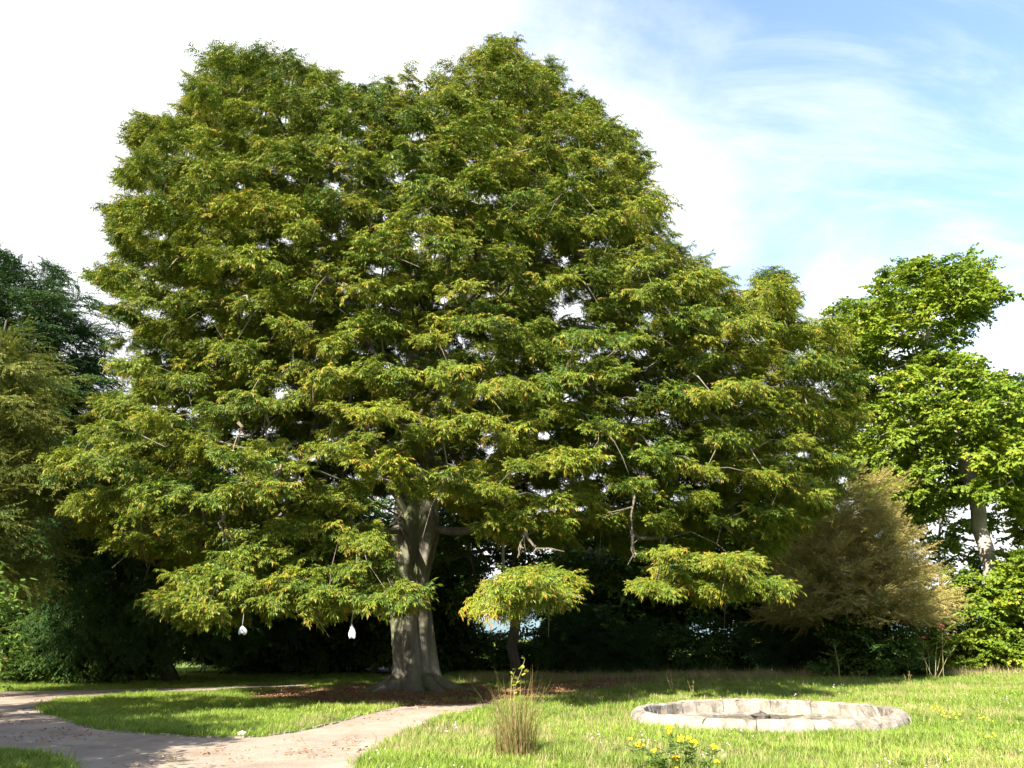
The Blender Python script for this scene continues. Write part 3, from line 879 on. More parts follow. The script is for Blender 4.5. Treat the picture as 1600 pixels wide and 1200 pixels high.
tree('maple_tree', 'tall bright green maple with bare pale leaning trunk beyond the basin', 'tree', 'maple', M['maple_bark'], 40,
     [(1302, 495), (1345, 470), (1405, 408), (1440, 425), (1500, 402), (1558, 448), (1532, 500), (1500, 525), (1490, 560), (1560, 600), (1640, 680), (1620, 800), (1490, 770), (1420, 830), (1350, 790), (1325, 700), (1335, 600), (1322, 545)],
     [(1562, 1058), (1556, 950), (1543, 870), (1525, 780), (1495, 690), (1450, 570), (1445, 470)], 6, 1.15, 11, 0.75, 0.4, 1.05, 0.017, 0.56, 0.48, 0.3,
     thin=[(1420, 760, 60, 0.4), (1470, 700, 35, 0.3), (1385, 470, 25, 0.4), (1440, 640, 30, 0.4), (1400, 560, 25, 0.4), (1500, 740, 40, 0.3)], ext=0.1, up=(-0.15, 0.35), tint=0.52, n_try=14000, seed=41)
tree('maple_tree', 'second bright green maple overlapping the leaning maple from behind', 'tree', 'maple', M['maple_bark'], 45,
     [(1505, 600), (1550, 568), (1605, 582), (1720, 600), (1760, 900), (1640, 960), (1570, 930), (1580, 800), (1530, 720)],
     [(1660, 1050), (1655, 850), (1640, 700), (1620, 610)], 6, 1.2, 11, 0.75, 0.4, 1.05, 0.015, 0.56, 0.4, 0.3, up=(-0.15, 0.35), tint=0.5, n_try=12000, seed=42)
tree('maple_tree', 'dim maple showing sky through its branches behind the leaning pale trunk', 'tree', 'maple', M['maple_bark'], 52,
     [(1400, 830), (1390, 720), (1450, 680), (1530, 760), (1560, 860), (1530, 940), (1440, 940)],
     [(1470, 1045), (1470, 900), (1465, 720)], 4, 1.7, 6, 0.8, 0.4, 1.05, 0.013, 0.56, 0.3, 0.2, up=(-0.15, 0.3), tint=0.2, n_try=6000, seed=43)
tree('tamarisk_tree', 'dry brownish feathery tree between the beech and the leaning maple', 'tree', 'brown', M['twig'], 36,
     [(1180, 985), (1225, 860), (1245, 790), (1325, 738), (1395, 742), (1420, 815), (1440, 890), (1480, 950), (1450, 1000), (1360, 965), (1280, 985)],
     [(1310, 1055), (1310, 960), (1330, 860), (1350, 760)], 4, 0.8, 13, 0.75, 0.4, 1.0, 0.010, 0.55, 0.25, 0.25, up=(0.0, 0.5), tint=0.45, n_try=12000, seed=44, ext=0.9)
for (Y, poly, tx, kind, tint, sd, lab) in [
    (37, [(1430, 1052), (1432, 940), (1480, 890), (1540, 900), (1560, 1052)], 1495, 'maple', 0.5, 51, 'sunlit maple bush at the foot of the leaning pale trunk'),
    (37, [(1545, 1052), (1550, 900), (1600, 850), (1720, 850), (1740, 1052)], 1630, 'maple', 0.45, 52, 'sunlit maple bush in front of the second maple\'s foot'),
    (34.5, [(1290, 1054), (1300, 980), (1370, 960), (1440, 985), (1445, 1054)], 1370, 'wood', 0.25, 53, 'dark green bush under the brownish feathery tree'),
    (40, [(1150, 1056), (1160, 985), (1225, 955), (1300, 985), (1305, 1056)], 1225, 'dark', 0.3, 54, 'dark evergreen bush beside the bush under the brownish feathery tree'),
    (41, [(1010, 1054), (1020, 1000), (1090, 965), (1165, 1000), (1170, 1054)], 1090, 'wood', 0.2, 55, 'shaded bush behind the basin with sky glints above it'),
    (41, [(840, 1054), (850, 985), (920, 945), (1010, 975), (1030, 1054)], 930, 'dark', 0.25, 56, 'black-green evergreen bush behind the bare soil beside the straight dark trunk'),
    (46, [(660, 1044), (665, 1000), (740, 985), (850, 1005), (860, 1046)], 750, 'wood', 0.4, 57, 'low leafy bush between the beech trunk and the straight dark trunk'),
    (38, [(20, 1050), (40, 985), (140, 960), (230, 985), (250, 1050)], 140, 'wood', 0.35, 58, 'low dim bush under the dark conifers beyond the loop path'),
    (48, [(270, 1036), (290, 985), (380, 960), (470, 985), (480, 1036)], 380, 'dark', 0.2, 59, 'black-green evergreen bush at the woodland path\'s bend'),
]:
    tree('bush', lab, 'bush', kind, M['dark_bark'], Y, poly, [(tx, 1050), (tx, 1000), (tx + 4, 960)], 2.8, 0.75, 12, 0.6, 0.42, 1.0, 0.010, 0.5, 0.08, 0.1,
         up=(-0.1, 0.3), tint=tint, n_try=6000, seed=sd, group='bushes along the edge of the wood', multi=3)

def dome_tree(name, label, cat, kind, bark, base, height, rad, z0, spacing, per_pad=8, scl=1.0, r_tip=0.012, r_max=0.2, seed=1, tint=0.5, rx=0.7, rz=0.35, multi=0, n_try=3000, squash=1.0):
    r_ = np.random.default_rng(seed); got = []
    base = np.array([base[0], base[1], 0.0])
    for _ in range(n_try):
        q = r_.normal(0, 1, 3); q /= np.linalg.norm(q); q *= r_.uniform(0.35, 1) ** 0.5
        p = base + np.array([q[0] * rad, q[1] * rad * squash, (z0 + height) / 2 + q[2] * (height - z0) / 2])
        if got and min(np.sum((g_ - p) ** 2) for g_ in got) < spacing ** 2: continue
        got.append(p)
    pads = np.array(got)
    limbs = [([base + np.array([0, 0, -0.05]), base + np.array([0.1, 0.05, height * 0.35]), base + np.array([0, 0.1, height * 0.8])], None)]
    for m in range(multi):
        a = r_.uniform(0, 6.28); s = base + np.array([0.2 * math.cos(a), 0.2 * math.sin(a), -0.05])
        limbs.append(([s, s + np.array([0.3 * rad * math.cos(a), 0.3 * rad * math.sin(a), height * 0.4]), s + np.array([0.6 * rad * math.cos(a), 0.6 * rad * math.sin(a), height * 0.7])], None))
    A, par, wt, nl, tips = grow(limbs, pads, r_)
    root = empty(name, tuple(base), label, cat)
    sp = MB(); rr = np.clip(r_tip * np.maximum(wt[:9], 1) ** 0.55, 0.02, r_max); rr[0] *= 1.3
    sp.tube(A[:9] - base, rr, 10); sp.build('trunk', bark, root, smooth=True)
    branch_mesh(A - base, par, wt, r_tip, 0.55, r_max * 0.8).build('branches', bark, root, smooth=True)
    q = pads - base - np.array([0, 0, height * 0.5])
    pdir = (pads - A[par[tips]]); pdir = pdir / (np.linalg.norm(pdir, axis=1)[:, None] + 1e-6) + q / (np.linalg.norm(q, axis=1)[:, None] + 1e-6)
    foliage('crown', kind, pads, pdir, root, base, r_, rx, scl, lambda p: np.full(len(p), 0.1), lambda p: np.full(len(p), tint))
    return root

# leafy shrub that reaches in from the edge of the path, and the trees beside the camera that shade the path
dome_tree('lilac_shrub', 'light green broad-leaved shrub reaching over the gravel path, leaf tips bronzed', 'shrub', 'shrub', M['twig'], (-7.7, 9.0), 2.9, 2.05, 0.5, 0.62, 9, 1.0, 0.006, 0.05, 61, 0.5, 0.42, 0.28, 5, 3500)
dome_tree('path_tree', 'round leafy tree beside the gravel path that throws shade across it', 'tree', 'wood', M['dark_bark'], (-12.6, 8.6), 7.6, 3.3, 2.6, 1.0, 8, 1.0, 0.013, 0.25, 62, 0.4)
dome_tree('lawn_tree', 'broad leafy tree shading the loop of path and its grass island', 'tree', 'wood', M['dark_bark'], (-17.0, 13.2), 10.5, 4.3, 2.5, 1.2, 8, 1.0, 0.013, 0.3, 63, 0.4)

# ------------------------------------------------------------------ stone basin
def stone_mat():
    m, t, out = new_mat('weathered_stone')
    oc = objcoord(t)
    info = N('ShaderNodeObjectInfo', t)
    mpv = N('ShaderNodeMapping', t); mpv.inputs['Scale'].default_value = (1, 1, 0.35); t.links.new(oc, mpv.inputs['Vector'])
    a = noise(t, 1.6, 7, 0.65, oc, 0.3); b = noise(t, 3.6, 8, 0.72, mpv.outputs[0], 0.3); f = noise(t, 45, 4, 0.7, oc)
    c = mixc(t, ramp(t, a, 0.3, 0.7), (0.19, 0.170, 0.145), (0.32, 0.29, 0.25))
    c = mixc(t, math_node(t, 'MULTIPLY', info.outputs['Random'], 0.35), c, (0.42, 0.33, 0.24))
    c = mixc(t, math_node(t, 'MULTIPLY', ramp(t, b, 0.47, 0.62), 0.85), c, (0.11, 0.098, 0.08))
    c = mixc(t, math_node(t, 'MULTIPLY', ramp(t, noise(t, 5.3, 6, 0.7, oc), 0.58, 0.66), 0.6), c, (0.50, 0.48, 0.44))
    c = mixc(t, 0.5, c, mixc(t, ramp(t, f, 0.25, 0.75), (0.5, 0.5, 0.5), (1.3, 1.3, 1.3)), 'MULTIPLY')
    p = N('ShaderNodeBsdfPrincipled', t)
    t.links.new(c, p.inputs['Base Color']); p.inputs['Roughness'].default_value = 0.92
    p.inputs['Specular IOR Level'].default_value = 0.15
    t.links.new(bump(t, math_node(t, 'ADD', b, math_node(t, 'MULTIPLY', f, 0.6)), 0.8, 0.03), p.inputs['Normal'])
    t.links.new(p.outputs[0], out.inputs['Surface'])
    return m
M['stone'] = stone_mat()
basin = empty('stone_basin', (BC[0], BC[1], 0), 'low round weathered stone fountain basin sunk in the sunny lawn', 'basin')
rb = np.random.default_rng(8)
prof = [(-0.27, -0.24), (-0.27, 0.0), (-0.265, 0.10), (-0.26, 0.185), (-0.24, 0.208), (-0.15, 0.222), (-0.05, 0.195), (0.0, 0.145), (0.03, 0.08), (0.045, -0.06)]
n_st = 16
cuts = np.cumsum(rb.uniform(0.8, 1.2, n_st)); cuts = np.concatenate([[0], cuts]) / cuts[-1] * 2 * math.pi
for k in range(n_st):
    a0, a1 = cuts[k] + 0.0022, cuts[k+1] - 0.0022
    st = MB(); na = 11; vs = []; fs = []
    dz, dr = rb.normal(0, 0.008), rb.normal(0, 0.01)
    for i in range(na):
        a = a0 + (a1 - a0) * i / (na - 1)
        edge = 0.006 if i in (0, na - 1) else 0.0
        for j, (pr, pz) in enumerate(prof):
            r = B_R + pr * (1 - edge) + dr + rb.normal(0, 0.010)
            z = pz + (dz - edge * 1.2 if pz > 0.05 else 0) + (rb.normal(0, 0.006) if pz > 0 else 0)
            vs.append((r * math.cos(a), r * math.sin(a), z))
    q = len(prof)
    for i in range(na - 1):
        for j in range(q - 1): fs.append((i*q + j, i*q + j + 1, (i+1)*q + j + 1, (i+1)*q + j))
    fs.append(tuple(range(q - 1, -1, -1))); fs.append(tuple((na-1)*q + j for j in range(q)))
    st.add(vs, fs)
    st.build('stone', M['stone'], basin, smooth=False)
fl = MB(); vs = [(0, 0, -0.07)]; fs = []
for i in range(1, 7):
    for j in range(48):
        a = j * math.pi / 24; r = (B_R - 0.275) * i / 6
        vs.append((r * math.cos(a), r * math.sin(a), -0.072 + rb.normal(0, 0.022)))
for j in range(48): fs.append((0, 1 + j, 1 + (j + 1) % 48))
for i in range(5):
    for j in range(48): fs.append((1 + i*48 + j, 1 + (i+1)*48 + j, 1 + (i+1)*48 + (j+1) % 48, 1 + i*48 + (j+1) % 48))
fl.add(vs, fs); fl.build('basin_floor', gravel_mat('basin_mud', (0.09, 0.075, 0.05), (0.20, 0.17, 0.125), (0.07, 0.06, 0.035), 0.7, 0.3), basin, smooth=True)
m, t, out = new_mat('pool_water')
p = N('ShaderNodeBsdfPrincipled', t); p.inputs['Base Color'].default_value = (0.05, 0.055, 0.04, 1)
p.inputs['Roughness'].default_value = 0.03; p.inputs['IOR'].default_value = 1.33
t.links.new(bump(t, noise(t, 6, 3, 0.5, objcoord(t)), 0.08, 0.01), p.inputs['Normal']); t.links.new(p.outputs[0], out.inputs['Surface'])
wv = MB(); k = 64
wv.add([((B_R - 0.30) * math.cos(2*math.pi*i/k), (B_R - 0.30) * math.sin(2*math.pi*i/k) , -0.062) for i in range(k)], [tuple(range(k))])
tag(wv.build('water', m, loc=(BC[0], BC[1], 0)), kind='structure')

lg = MB(); vs = []; fs = []; kk = 72            # inner ledge just above the water
for i in range(kk):
    a = 2 * math.pi * i / kk; w_ = 0.20 + 0.05 * math.sin(5 * a) + rb.normal(0, 0.02)
    for r, z in ((B_R - 0.275, -0.03), (B_R - 0.28 - w_, -0.045 + rb.normal(0, .006)), (B_R - 0.30 - w_, -0.16)):
        vs.append((r * math.cos(a), r * math.sin(a), z))
for i in range(kk):
    for j in range(2): fs.append((i*3 + j, ((i+1) % kk)*3 + j, ((i+1) % kk)*3 + j + 1, i*3 + j + 1))
lg.add(vs, fs); lg.build('ledge', M['stone'], basin)
def rock(name, loc, size, mat, seed, label, cat, group=None):
    r_ = np.random.default_rng(seed); mb = MB(); vs = []; fs = []; nu, nv = 10, 7
    for i in range(nv):
        ph = math.pi * i / (nv - 1)
        for j in range(nu):
            th = 2 * math.pi * j / nu; k_ = 1 + r_.normal(0, 0.12)
            vs.append((size[0] * k_ * math.sin(ph) * math.cos(th), size[1] * k_ * math.sin(ph) * math.sin(th), size[2] * math.cos(ph) * k_))
    for i in range(nv - 1):
        for j in range(nu): fs.append((i*nu + j, (i+1)*nu + j, (i+1)*nu + (j+1) % nu, i*nu + (j+1) % nu))
    mb.add(vs, fs)
    o = mb.build(name, mat, loc=loc)
    return tag(o, label, cat, group)
M['dark_rock'] = plain('dark_rock', (0.075, 0.065, 0.055), 0.9, 0.4, 12)
M['pale_rock'] = plain('pale_rock', (0.45, 0.42, 0.38), 0.9, 0.2, 9)
rp = ground(1188, 1124, -0.05)
rock('rock', (rp[0], rp[1], -0.03), (0.22, 0.18, 0.12), M['dark_rock'], 3, 'dark wet rock in the middle of the stone basin', 'rock')
rp = ground(1212, 1124, -0.05)
rock('rock', (rp[0], rp[1], -0.05), (0.15, 0.13, 0.08), M['dark_rock'], 4, 'smaller dark stone beside the wet rock inside the basin', 'rock')
rp = ground(378, 1151)
rock('rock', (rp[0], rp[1], 0.035), (0.10, 0.08, 0.06), M['pale_rock'], 5, 'small whitish stone on the kerb of the grass island', 'rock')

# edging laid along the grass island
edge = px_poly(OVAL, 10, 0.0, 1)
edge = edge[:-12]
ed = MB(); re_ = np.random.default_rng(12)
seglen = np.linalg.norm(np.diff(edge, axis=0), axis=1); cum = np.concatenate([[0], np.cumsum(seglen)])
root = empty('path_edging', (edge[0][0], edge[0][1], 0), 'thin line of small pale kerb stones around the grass island', 'edging')
s_ = 0.0; proto = []
while s_ < cum[-1] - 0.4:
    Ls = re_.uniform(0.24, 0.42)
    x0 = np.array([np.interp(s_, cum, edge[:, 0]), np.interp(s_, cum, edge[:, 1])])
    x1 = np.array([np.interp(s_ + Ls, cum, edge[:, 0]), np.interp(s_ + Ls, cum, edge[:, 1])])
    d = (x1 - x0) / (np.linalg.norm(x1 - x0) + 1e-9); nn = np.array([-d[1], d[0]])
    if not proto or len(proto) < 5:
        b = MB(); l_, w_, h_ = 0.15, 0.04, re_.uniform(0.015, 0.035)
        pts = [(sx * l_ + re_.normal(0, 0.012), sy * w_ + re_.normal(0, 0.008), z) for z in (-0.04, h_) for sx, sy in ((-1, -1), (1, -1), (1, 1), (-1, 1))]
        b.add(pts, [(0, 3, 2, 1), (4, 5, 6, 7), (0, 1, 5, 4), (1, 2, 6, 5), (2, 3, 7, 6), (3, 0, 4, 7)])
        proto.append(b.mesh('kerb_stone', M['stone']))
    o = bpy.data.objects.new('kerb_stone', proto[re_.integers(0, len(proto))])
    col.objects.link(o); o.parent = root
    mid = (x0 + x1) / 2 + nn * re_.normal(0, 0.02)
    o.location = (mid[0] - edge[0][0], mid[1] - edge[0][1], re_.normal(-0.005, 0.008))
    o.rotation_euler = (0, 0, math.atan2(d[1], d[0]) + re_.normal(0, 0.06))
    s_ += Ls + 0.03

# ------------------------------------------------------------------ grass
def blade(mb, base, az, lean, H, W, tint, k=3):
    d = np.array([math.cos(az), math.sin(az), 0]); s = np.array([-d[1], d[0], 0])
    vs = []
    for i in range(k):
        f = i / k
        c = base + d * lean * f * f * H + np.array([0, 0, H * f * (1 - 0.25 * lean * f)])
        vs += [c - s * W * (1 - f * 0.7) / 2, c + s * W * (1 - f * 0.7) / 2]
    vs.append(base + d * lean * H + np.array([0, 0, H * (1 - 0.25 * lean)]))
    fs = [(2*i, 2*i + 1, 2*i + 3, 2*i + 2) for i in range(k - 1)] + [(2*k - 2, 2*k - 1, 2*k)]
    mb.add(vs, fs, tint)
def grass_tuft(name, mat, seed, n, rad, H, W, lean, tint):
    r_ = np.random.default_rng(seed); mb = MB()
    for _ in range(n):
        a, q = r_.uniform(0, 6.28), rad * r_.random() ** 0.6
        blade(mb, np.array([q * math.cos(a), q * math.sin(a), -0.01]), r_.uniform(0, 6.28), abs(r_.normal(lean, 0.3)), H * r_.uniform(0.5, 1.15), W * r_.uniform(0.7, 1.2),
              np.clip(r_.normal(tint, 0.18), 0, 1.1), 2)
    return bpy.data.objects.new(name, mb.mesh(name, mat))
def flower_tuft(name, seed, n):
    r_ = np.random.default_rng(seed); mb = MB()
    for _ in range(n):
        c = np.array([r_.normal(0, 0.04), r_.normal(0, 0.04), r_.uniform(0.08, 0.17)])
        for q in range(4):
            p = c + r_.normal(0, 0.005, 3); s = r_.uniform(0.005, 0.009)
            mb.add([p + (s, 0, 0), p + (0, s, 0), p + (-s, 0, 0), p + (0, -s, 0), p + (0, 0, s), p + (0, 0, -s)],
                   [(0, 1, 4), (1, 2, 4), (2, 3, 4), (3, 0, 4), (1, 0, 5), (2, 1, 5), (3, 2, 5), (0, 3, 5)])
    return bpy.data.objects.new(name, mb.mesh(name, M['white_petal']))
SPR['grass'] = [grass_tuft('grass_tuft', M['grass'], 70 + i, 20, 0.12, 0.125, 0.011, 0.6, 0.45) for i in range(5)]
SPR['straw'] = [grass_tuft('straw_tuft', M['straw'], 80 + i, 7, 0.11, 0.22, 0.007, 0.4, 0.5) for i in range(4)]
SPR['clover'] = [flower_tuft('clover_tuft', 90 + i, 2 + i) for i in range(3)]
SPR['litter'] = []
for i in range(3):
    r_ = np.random.default_rng(95 + i); mb = MB()
    for _ in range(16):
        a = r_.uniform(0, 6.28)
        leaf(mb, np.array([r_.normal(0, 0.18), r_.normal(0, 0.18), r_.uniform(0.004, 0.03)]), np.array([math.cos(a), math.sin(a), r_.normal(0, 0.25)]), r_.uniform(0.04, 0.07), r_.uniform(0.02, 0.034), r_.normal(0, 0.4), r_.random(), r_, 'oval')
    SPR['litter'].append(bpy.data.objects.new('fallen_leaves', mb.mesh('fallen_leaves', M['litter'])))
for k in ('grass', 'straw', 'clover', 'litter'): NG[k] = instancer(k + '_scatter', SPR[k])

rg = np.random.default_rng(77)
def field(n, y0, y1, margin=0.0):
    """even scatter over the ground seen by the camera, denser nearer"""
    Y = np.exp(rg.uniform(math.log(y0), math.log(y1), n)); w = 0.68 * Y + 1.5
    return rg.uniform(-1, 1, n) * w, Y
def clear(x, y, soft=0.0):
    ok = np.hypot(x - BC[0], y - BC[1]) > B_R + 0.05
    for P in (P_FRONT, P_LOOP, P_WOOD):
        ok &= ~in_poly(x, y, P)
    ok &= (~in_poly(x, y, P_LITTER)) | (rg.random(len(x)) < 0.07)
    ok &= np.hypot(x - TB[0], y - TB[1]) > 1.5
    return ok
def patch(x, y, s, ph): return np.sin(x * s + ph) * np.cos(y * s * 1.3 + ph * 2) + 0.6 * np.sin((x + y) * s * 2.1 + ph)
def scatter_field(name, key, x, y, smin, smax, tint, z=0.0, tilt=0.08):
    n = len(x)
    eul = np.stack([rg.normal(0, tilt, n), rg.normal(0, tilt, n), rg.uniform(0, 6.28, n)], 1)
    return scatter(name, NG[key], len(SPR[key]), np.stack([x, y, np.full(n, z)], 1), eul, rg.uniform(0, 1, n) * (np.asarray(smax) - smin) + smin, tint)
x, y = field(95000, 9.5, 55); k = clear(x, y); x, y = x[k], y[k]
tn = np.clip(0.45 + 0.30 * patch(x, y, 0.55, 0.7) + 0.12 * patch(x, y, 2.3, 1.2) + rg.normal(0, 0.20, len(x)), 0, 1)
sz = np.clip(1 + 0.30 * patch(x, y, 0.9, 2.0) + 0.2 * patch(x, y, 3.1, .4), 0.5, 1.8)
gr = scatter_field('grass', 'grass', x, y, 0.6 * sz, 1.3 * sz, tn)
tag(gr, 'short green lawn grass with paler dry patches around basin and paths', 'grass')
x, y = field(42000, 9.5, 50); k = clear(x, y) & (patch(x, y, 0.45, 1.9) + rg.normal(0, 0.8, len(x)) > 0.25) & (x > -4.5 + 0.0 * y); x, y = x[k], y[k]
st_ = scatter_field('dry_grass', 'straw', x, y, 0.6, 1.3, np.clip(rg.normal(0.5, 0.2, len(x)), 0, 1))
tag(st_, 'thin straw-coloured grass stalks scattered through the sunny lawn', 'grass')
x, y = field(800, 9.5, 30); k = clear(x, y) & (x > -2.5) & (patch(x, y, 0.7, 0.3) + rg.normal(0, 0.8, len(x)) > 0.6); x, y = x[k], y[k]
tag(scatter_field('clover_flowers', 'clover', x, y, 0.8, 1.4, np.full(len(x), 0.5)), 'small white clover heads dotted over the lawn', 'flowers')
x, y = field(1500, 9.5, 34); k = clear(x, y) & (patch(x, y, 0.6, 2.6) + rg.normal(0, 0.6, len(x)) > 0.55); x, y = x[k], y[k]
tag(scatter_field('lawn_weeds', 'shrub', x, y, 0.12, 0.30, np.clip(rg.normal(0.3, 0.2, len(x)), 0, 1), 0.05, 0.3), 'low broad-leaved weeds growing in patches through the lawn', 'weeds')
# rough long grass along the wood's edge
x = rg.uniform(-2, 30, 1800); y = rg.uniform(33, 37, 1800) + 0.02 * x; k = clear(x, y); x, y = x[k], y[k]
tag(scatter_field('rough_grass', 'straw', x, y, 1.2, 2.6, np.clip(rg.normal(0.4, 0.25, len(x)), 0, 1)), 'long rough dry grass along the edge of the wood', 'grass')
bx = rg.uniform(P_LITTER[:, 0].min(), P_LITTER[:, 0].max(), 9000); by = rg.uniform(P_LITTER[:, 1].min(), P_LITTER[:, 1].max(), 9000)
k = in_poly(bx, by, P_LITTER); bx, by = bx[k][:3200], by[k][:3200]
x, y = field(900, 9.5, 30); k = in_poly(x, y, P_FRONT) & (patch(x, y, 0.8, 1.0) + rg.normal(0, .6, len(x)) > 0.3); x, y = np.concatenate([bx, x[k]]), np.concatenate([by, y[k]])
tag(scatter_field('fallen_leaves', 'litter', x, y, 0.7, 1.3, rg.random(len(x)), 0.018), 'loose dry brown leaves scattered under the beech and on the path', 'leaves')

# ------------------------------------------------------------------ dry grass clump with a young shoot
cp = ground(806, 1186)
cl = MB(); rc = np.random.default_rng(31)
for i in range(620):
    a, q = rc.uniform(0, 6.28), 0.29 * rc.random() ** 0.6
    H = rc.uniform(0.4, 1.25) * (1.1 - 0.5 * q / 0.27 * rc.random()) if rc.random() < 0.7 else rc.uniform(0.15, 0.4)
    blade(cl, np.array([q * math.cos(a), q * math.sin(a) , -0.02]), a + rc.normal(0, 0.6), abs(rc.normal(0.22, 0.26)), H, rc.uniform(0.007, 0.013), np.clip(rc.normal(0.45, 0.3), 0, 1.1), 4)
clump = empty('tall_grass_clump', tuple(cp), 'upright clump of tall dry brownish grass in the sunny lawn', 'grass clump')
cl.build('stalks', M['clump'], clump)['kind'] = 'stuff'
shoot = empty('rose_shoot', (cp[0] + 0.05, cp[1] + 0.12, 0), 'slender young shoot with few yellow-green leaves rising out of the dry clump', 'plant')
O = np.array([cp[0] + 0.05, cp[1] + 0.12, 0])
def W_(u, v): return at(u, v, O[1]) - O
sm = MB()
st1 = np.array([(0, 0, -0.02), W_(800, 1110), W_(806, 1070), W_(815, 1048), W_(820, 1030)])
sm.tube(st1, [0.006, 0.005, 0.005, 0.004, 0.003], 6)
sm.tube(np.array([W_(798, 1095), W_(799, 1065), W_(799, 1055)]), [0.005, 0.004, 0.003], 5)
sm.tube(np.array([W_(799, 1068), W_(803, 1052), W_(806, 1046)]), [0.004, 0.003, 0.003], 5)
sm.build('stem', M['cane'], shoot)
for (u, v) in [(820, 1028), (817, 1042), (823, 1046), (815, 1046), (826, 1047), (820, 1051), (806, 1058), (811, 1060), (807, 1066), (805, 1071), (806, 1045), (799, 1053), (804, 1082), (808, 1076)]:
    lb = MB(); p = W_(u, v); a = rc.uniform(0, 6.28)
    leaf(lb, p, np.array([math.cos(a), math.sin(a) - 0.4, rc.normal(0, 0.3)]), rc.uniform(0.07, 0.11), rc.uniform(0.06, 0.09), rc.normal(0.5, 0.4), 0.5, rc, 'oval')
    lb.build('leaf', M['sprig_leaf'], shoot)

# ------------------------------------------------------------------ tansy with yellow heads
tp = ground(1052, 1212)
tans = empty('tansy_plant', tuple(tp), 'yellow-flowered tansy plant growing in front of the stone basin', 'plant')
sm = MB(); lf = MB()
def T_(u, v, dy=0): return at(u, v, tp[1] + dy) - tp
for (u, v, s) in [(985, 1154, .5), (1000, 1164, 1.1), (1022, 1171, .6), (1047, 1135, 1.0), (1064, 1153, .95), (1084, 1159, 1.0), (1117, 1166, .8), (1056, 1181, .9), (1070, 1195, 1.0), (1120, 1189, .6), (1056, 1199, .6), (1047, 1143, .6), (1078, 1153, .6)]:
    c = T_(u, v, rc.normal(0, 0.12)); fb = MB()
    for q in range(int(14 * s) + 4):
        a, r = rc.uniform(0, 6.28), 0.05 * s * math.sqrt(rc.random())
        p = c + np.array([r * math.cos(a), r * math.sin(a), rc.normal(0.0, 0.016 * s) - r * 0.3])
        w = 0.012; k6 = [(w * math.cos(t_ * 1.047), w * math.sin(t_ * 1.047)) for t_ in range(6)]
        vs = [p + (x_, y_, 0) for x_, y_ in k6] + [p + (x_ * .75, y_ * .75, 0.009) for x_, y_ in k6] + [p + (0, 0, 0.012), p + (0, 0, -0.012)]
        fs = [(i, (i+1) % 6, 6 + (i+1) % 6, 6 + i) for i in range(6)] + [(6 + i, 6 + (i+1) % 6, 12) for i in range(6)] + [((i+1) % 6, i, 13) for i in range(6)]
        fb.add(vs, fs)
    fb.build('flower_head', M['yellow_petal'], tans)
    b = np.array([rc.normal(0, 0.10) + c[0] * 0.35, c[1] * 0.4, -0.02])
    mid = (b + c) / 2 + np.array([c[0] * 0.08, 0, 0.05])
    sm.tube(np.array([b, mid, c]), [0.006, 0.005, 0.004], 5)
    for q in range(9):
        f = rc.uniform(0.1, 0.85); p0 = b + (c - b) * f; a = rc.uniform(0, 6.28)
        for w_ in range(6):
            pp = p0 + np.array([math.cos(a), math.sin(a), 0.35]) * 0.02 * w_
            for sg_ in (-1, 1):
                leaf(lf, pp, np.array([math.cos(a + sg_ * 1.0), math.sin(a + sg_ * 1.0), 0.2]), 0.055, 0.018, rc.normal(0, 0.4), rc.uniform(0.1, 0.6), rc, 'narrow')
sm.build('stems', M['stem'], tans)
lf.build('foliage', M['shrub_leaf'], tans)['kind'] = 'stuff'
# loose yellow ragwort heads further off in the lawn
for i, (u, v) in enumerate([(1470, 1122), (1484, 1124), (1550, 1160), (1500, 1130), (1545, 1137)]):
    gp = ground(u, v + 14); wp = empty('ragwort_plant', tuple(gp), 'small yellow-flowered weed in the lawn beyond the basin toward the maples', 'plant', 'yellow weeds in the lawn')
    b = MB(); hgt = rc.uniform(0.22, 0.34)
    for q in range(3): b.tube(np.array([[0, 0, -0.01], [rc.normal(0, .03), rc.normal(0, .03), hgt * .6], [rc.normal(0, .08), rc.normal(0, .08), hgt]]), [0.004, 0.004, 0.003], 4)
    b.build('stems', M['stem'], wp)
    fb = MB()
    for q in range(9):
        p = np.array([rc.normal(0, .07), rc.normal(0, .07), hgt + rc.normal(0, .03)]); s = 0.014
        fb.add([p + (s, 0, 0), p + (0, s, 0), p + (-s, 0, 0), p + (0, -s, 0), p + (0, 0, s), p + (0, 0, -s)], [(0, 1, 4), (1, 2, 4), (2, 3, 4), (3, 0, 4), (1, 0, 5), (2, 1, 5), (3, 2, 5), (0, 3, 5)])
    fb.build('flower_heads', M['yellow_petal'], wp)['kind'] = 'stuff'

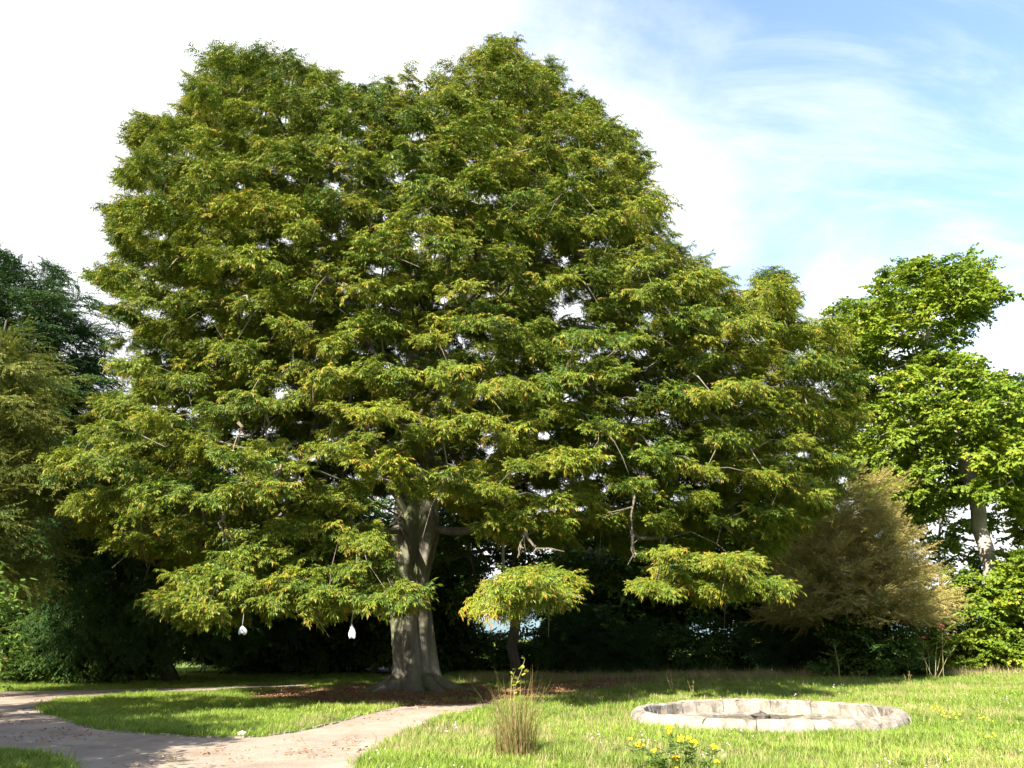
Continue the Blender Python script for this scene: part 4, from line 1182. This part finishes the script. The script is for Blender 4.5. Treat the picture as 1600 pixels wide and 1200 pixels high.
# ------------------------------------------------------------------ rose bush, sapling, weeds at the wood's edge
rbp = ground(1460, 1062); rbp[2] = 0
rose = empty('rose_bush', tuple(rbp), 'sparse leggy rose bush with three pink blooms before the maple bushes', 'bush')
sm = MB(); lf = MB()
def Q_(u, v): return at(u, v, rbp[1]) - rbp
tipsQ = [(1443, 998), (1480, 998), (1472, 980), (1450, 1010), (1490, 1015), (1465, 1000), (1435, 1020)]
for (u, v) in tipsQ:
    c = Q_(u, v); b = np.array([rc.normal(0, 0.2), rc.normal(0, 0.15), -0.03]); mid = b * 0.4 + c * 0.6 + np.array([0, rc.normal(0, 0.1), 0.12])
    sm.tube(np.array([b, b * .7 + c * .3, mid, c]), [0.012, 0.011, 0.009, 0.006], 5)
    for q in range(6):
        s = mid + (c - mid) * rc.random(); e = s + np.array([rc.normal(0, .25), rc.normal(0, .2), rc.uniform(.05, .3)])
        sm.tube(np.array([s, (s + e) / 2, e]), [0.009, 0.007, 0.004], 4)
        for w_ in range(14):
            pp = s + (e - s) * rc.uniform(.3, 1.1); a = rc.uniform(0, 6.28)
            leaf(lf, pp, np.array([math.cos(a), math.sin(a), rc.normal(0, .3)]), 0.09, 0.06, rc.normal(0, .4), rc.uniform(.2, .8), rc, 'oval')
sm.build('canes', M['cane'], rose, smooth=True); lf.build('foliage', M['shrub_leaf'], rose)['kind'] = 'stuff'
for (u, v) in tipsQ[:3]:
    fb = MB(); c = Q_(u, v)
    for q in range(16):
        a = q * 2.4; tl = 0.3 + 0.06 * q
        leaf(fb, c, np.array([math.cos(a) * (1.3 - 0.05 * q), math.sin(a) * (1.3 - 0.05 * q), tl]), 0.11, 0.11, 0, 0.5, rc, 'oval')
    fb.build('bloom', M['pink_petal'], rose)
sp_ = ground(1312, 1064); sp_[2] = 0
sap = empty('sapling', tuple(sp_), 'thin grey-green sapling standing before the dark bush behind the basin', 'sapling')
sm = MB(); lf = MB(); top = at(1304, 1008, sp_[1]) - sp_
sm.tube(np.array([[0, 0, -0.03], top * .5 + (0.05, 0, 0), top]), [0.02, 0.015, 0.008], 6)
for q in range(14):
    f = rc.uniform(.25, 1); s = top * f; e = s + np.array([rc.normal(0, .3), rc.normal(0, .25), .15])
    sm.tube(np.array([s, (s + e) / 2, e]), [0.008, 0.006, 0.004], 4)
    for w_ in range(16):
        pp = s + (e - s) * rc.uniform(.2, 1.1); a = rc.uniform(0, 6.28)
        leaf(lf, pp, np.array([math.cos(a), math.sin(a), rc.normal(0, .3)]), 0.10, 0.04, rc.normal(0, .4), rc.uniform(.2, .7), rc, 'oval')
sm.build('stem', M['cane'], sap); lf.build('foliage', M['shrub_leaf'], sap)['kind'] = 'stuff'

# ------------------------------------------------------------------ two white cloth bundles hung from the low bough
for i, (u, v, w, hh, lab) in enumerate([(378, 984, 0.085, 0.17, 'short white cloth bundle hanging at the tip of the beech\'s low bough'),
                                         (549, 986, 0.075, 0.30, 'long white cloth bundle hanging from the low bough beside the beech trunk')]):
    Yb = TY - 9.2 if i == 0 else TY - 8.6
    c = at(u, v, Yb); mb = MB(); r_ = np.random.default_rng(140 + i); vs = []; fs = []; nu, nv = 18, 10
    for a in range(nv):
        f = a / (nv - 1)
        rad = w * (0.18 + 1.0 * math.sin(min(f * 1.25, 1) * math.pi / 2) * (1 - 0.25 * f))
        for b in range(nu):
            th = 2 * math.pi * b / nu
            k_ = 1 + 0.22 * f * math.sin(4 * th + i + 2 * f) + r_.normal(0, 0.05)
            vs.append((rad * k_ * math.cos(th) + 0.03 * f, rad * k_ * math.sin(th), hh * (0.5 - f) + 0.03 * f * math.sin(3 * th + 1)))
    for a in range(nv - 1):
        for b in range(nu): fs.append((a*nu + b, (a+1)*nu + b, (a+1)*nu + (b+1) % nu, a*nu + (b+1) % nu))
    fs.append(tuple(range(nu))); fs.append(tuple((nv-1)*nu + b for b in range(nu - 1, -1, -1)))
    mb.add(vs, fs)
    root = empty('cloth_bundle', tuple(c), lab, 'ornament', 'white bundles hung in the beech')
    mb.build('cloth', M['cloth'], root, smooth=True)
    s_ = MB(); s_.tube(np.array([[0, 0, hh * 0.49], [0.01, 0, hh * 0.5 + 0.2], [0, 0, hh * 0.5 + 0.45]]), 0.006, 5); s_.build('string', M['string'], root)

# ------------------------------------------------------------------ seeding weed stalks where the beech's shade ends
for i, (u, v, hgt) in enumerate([(1052, 1084, 0.55), (1082, 1088, 0.50), (905, 1094, 0.4), (1172, 1080, 0.45), (1256, 1074, 0.5), (985, 1086, 0.4), (1340, 1072, 0.5), (845, 1100, 0.5), (1420, 1074, 0.45), (1130, 1078, 0.4)]):
    gp = ground(u, v); wp = empty('weed_stalk', tuple(gp), 'thin brown seeding weed stalk standing where the beech\'s shade meets the lawn', 'weed', 'weed stalks at the edge of the shade')
    b = MB(); lf = MB()
    for q in range(3):
        e = np.array([rc.normal(0, .10), rc.normal(0, .10), hgt * rc.uniform(.7, 1.1)])
        pts = np.array([[0, 0, -0.01], e * .5 + rc.normal(0, .02, 3), e]); b.tube(pts, [0.008, 0.006, 0.004], 4)
        for w_ in range(16):
            p = e * rc.uniform(.35, 1.0); a = rc.uniform(0, 6.28)
            leaf(lf, p, np.array([math.cos(a), math.sin(a), rc.uniform(.1, 1)]), rc.uniform(.03, .07), .02, rc.normal(0, .5), rc.uniform(.1, .9), rc, 'oval')
    b.build('stalk', M['cane'], wp); lf.build('seed_heads', M['clump'], wp)['kind'] = 'stuff'
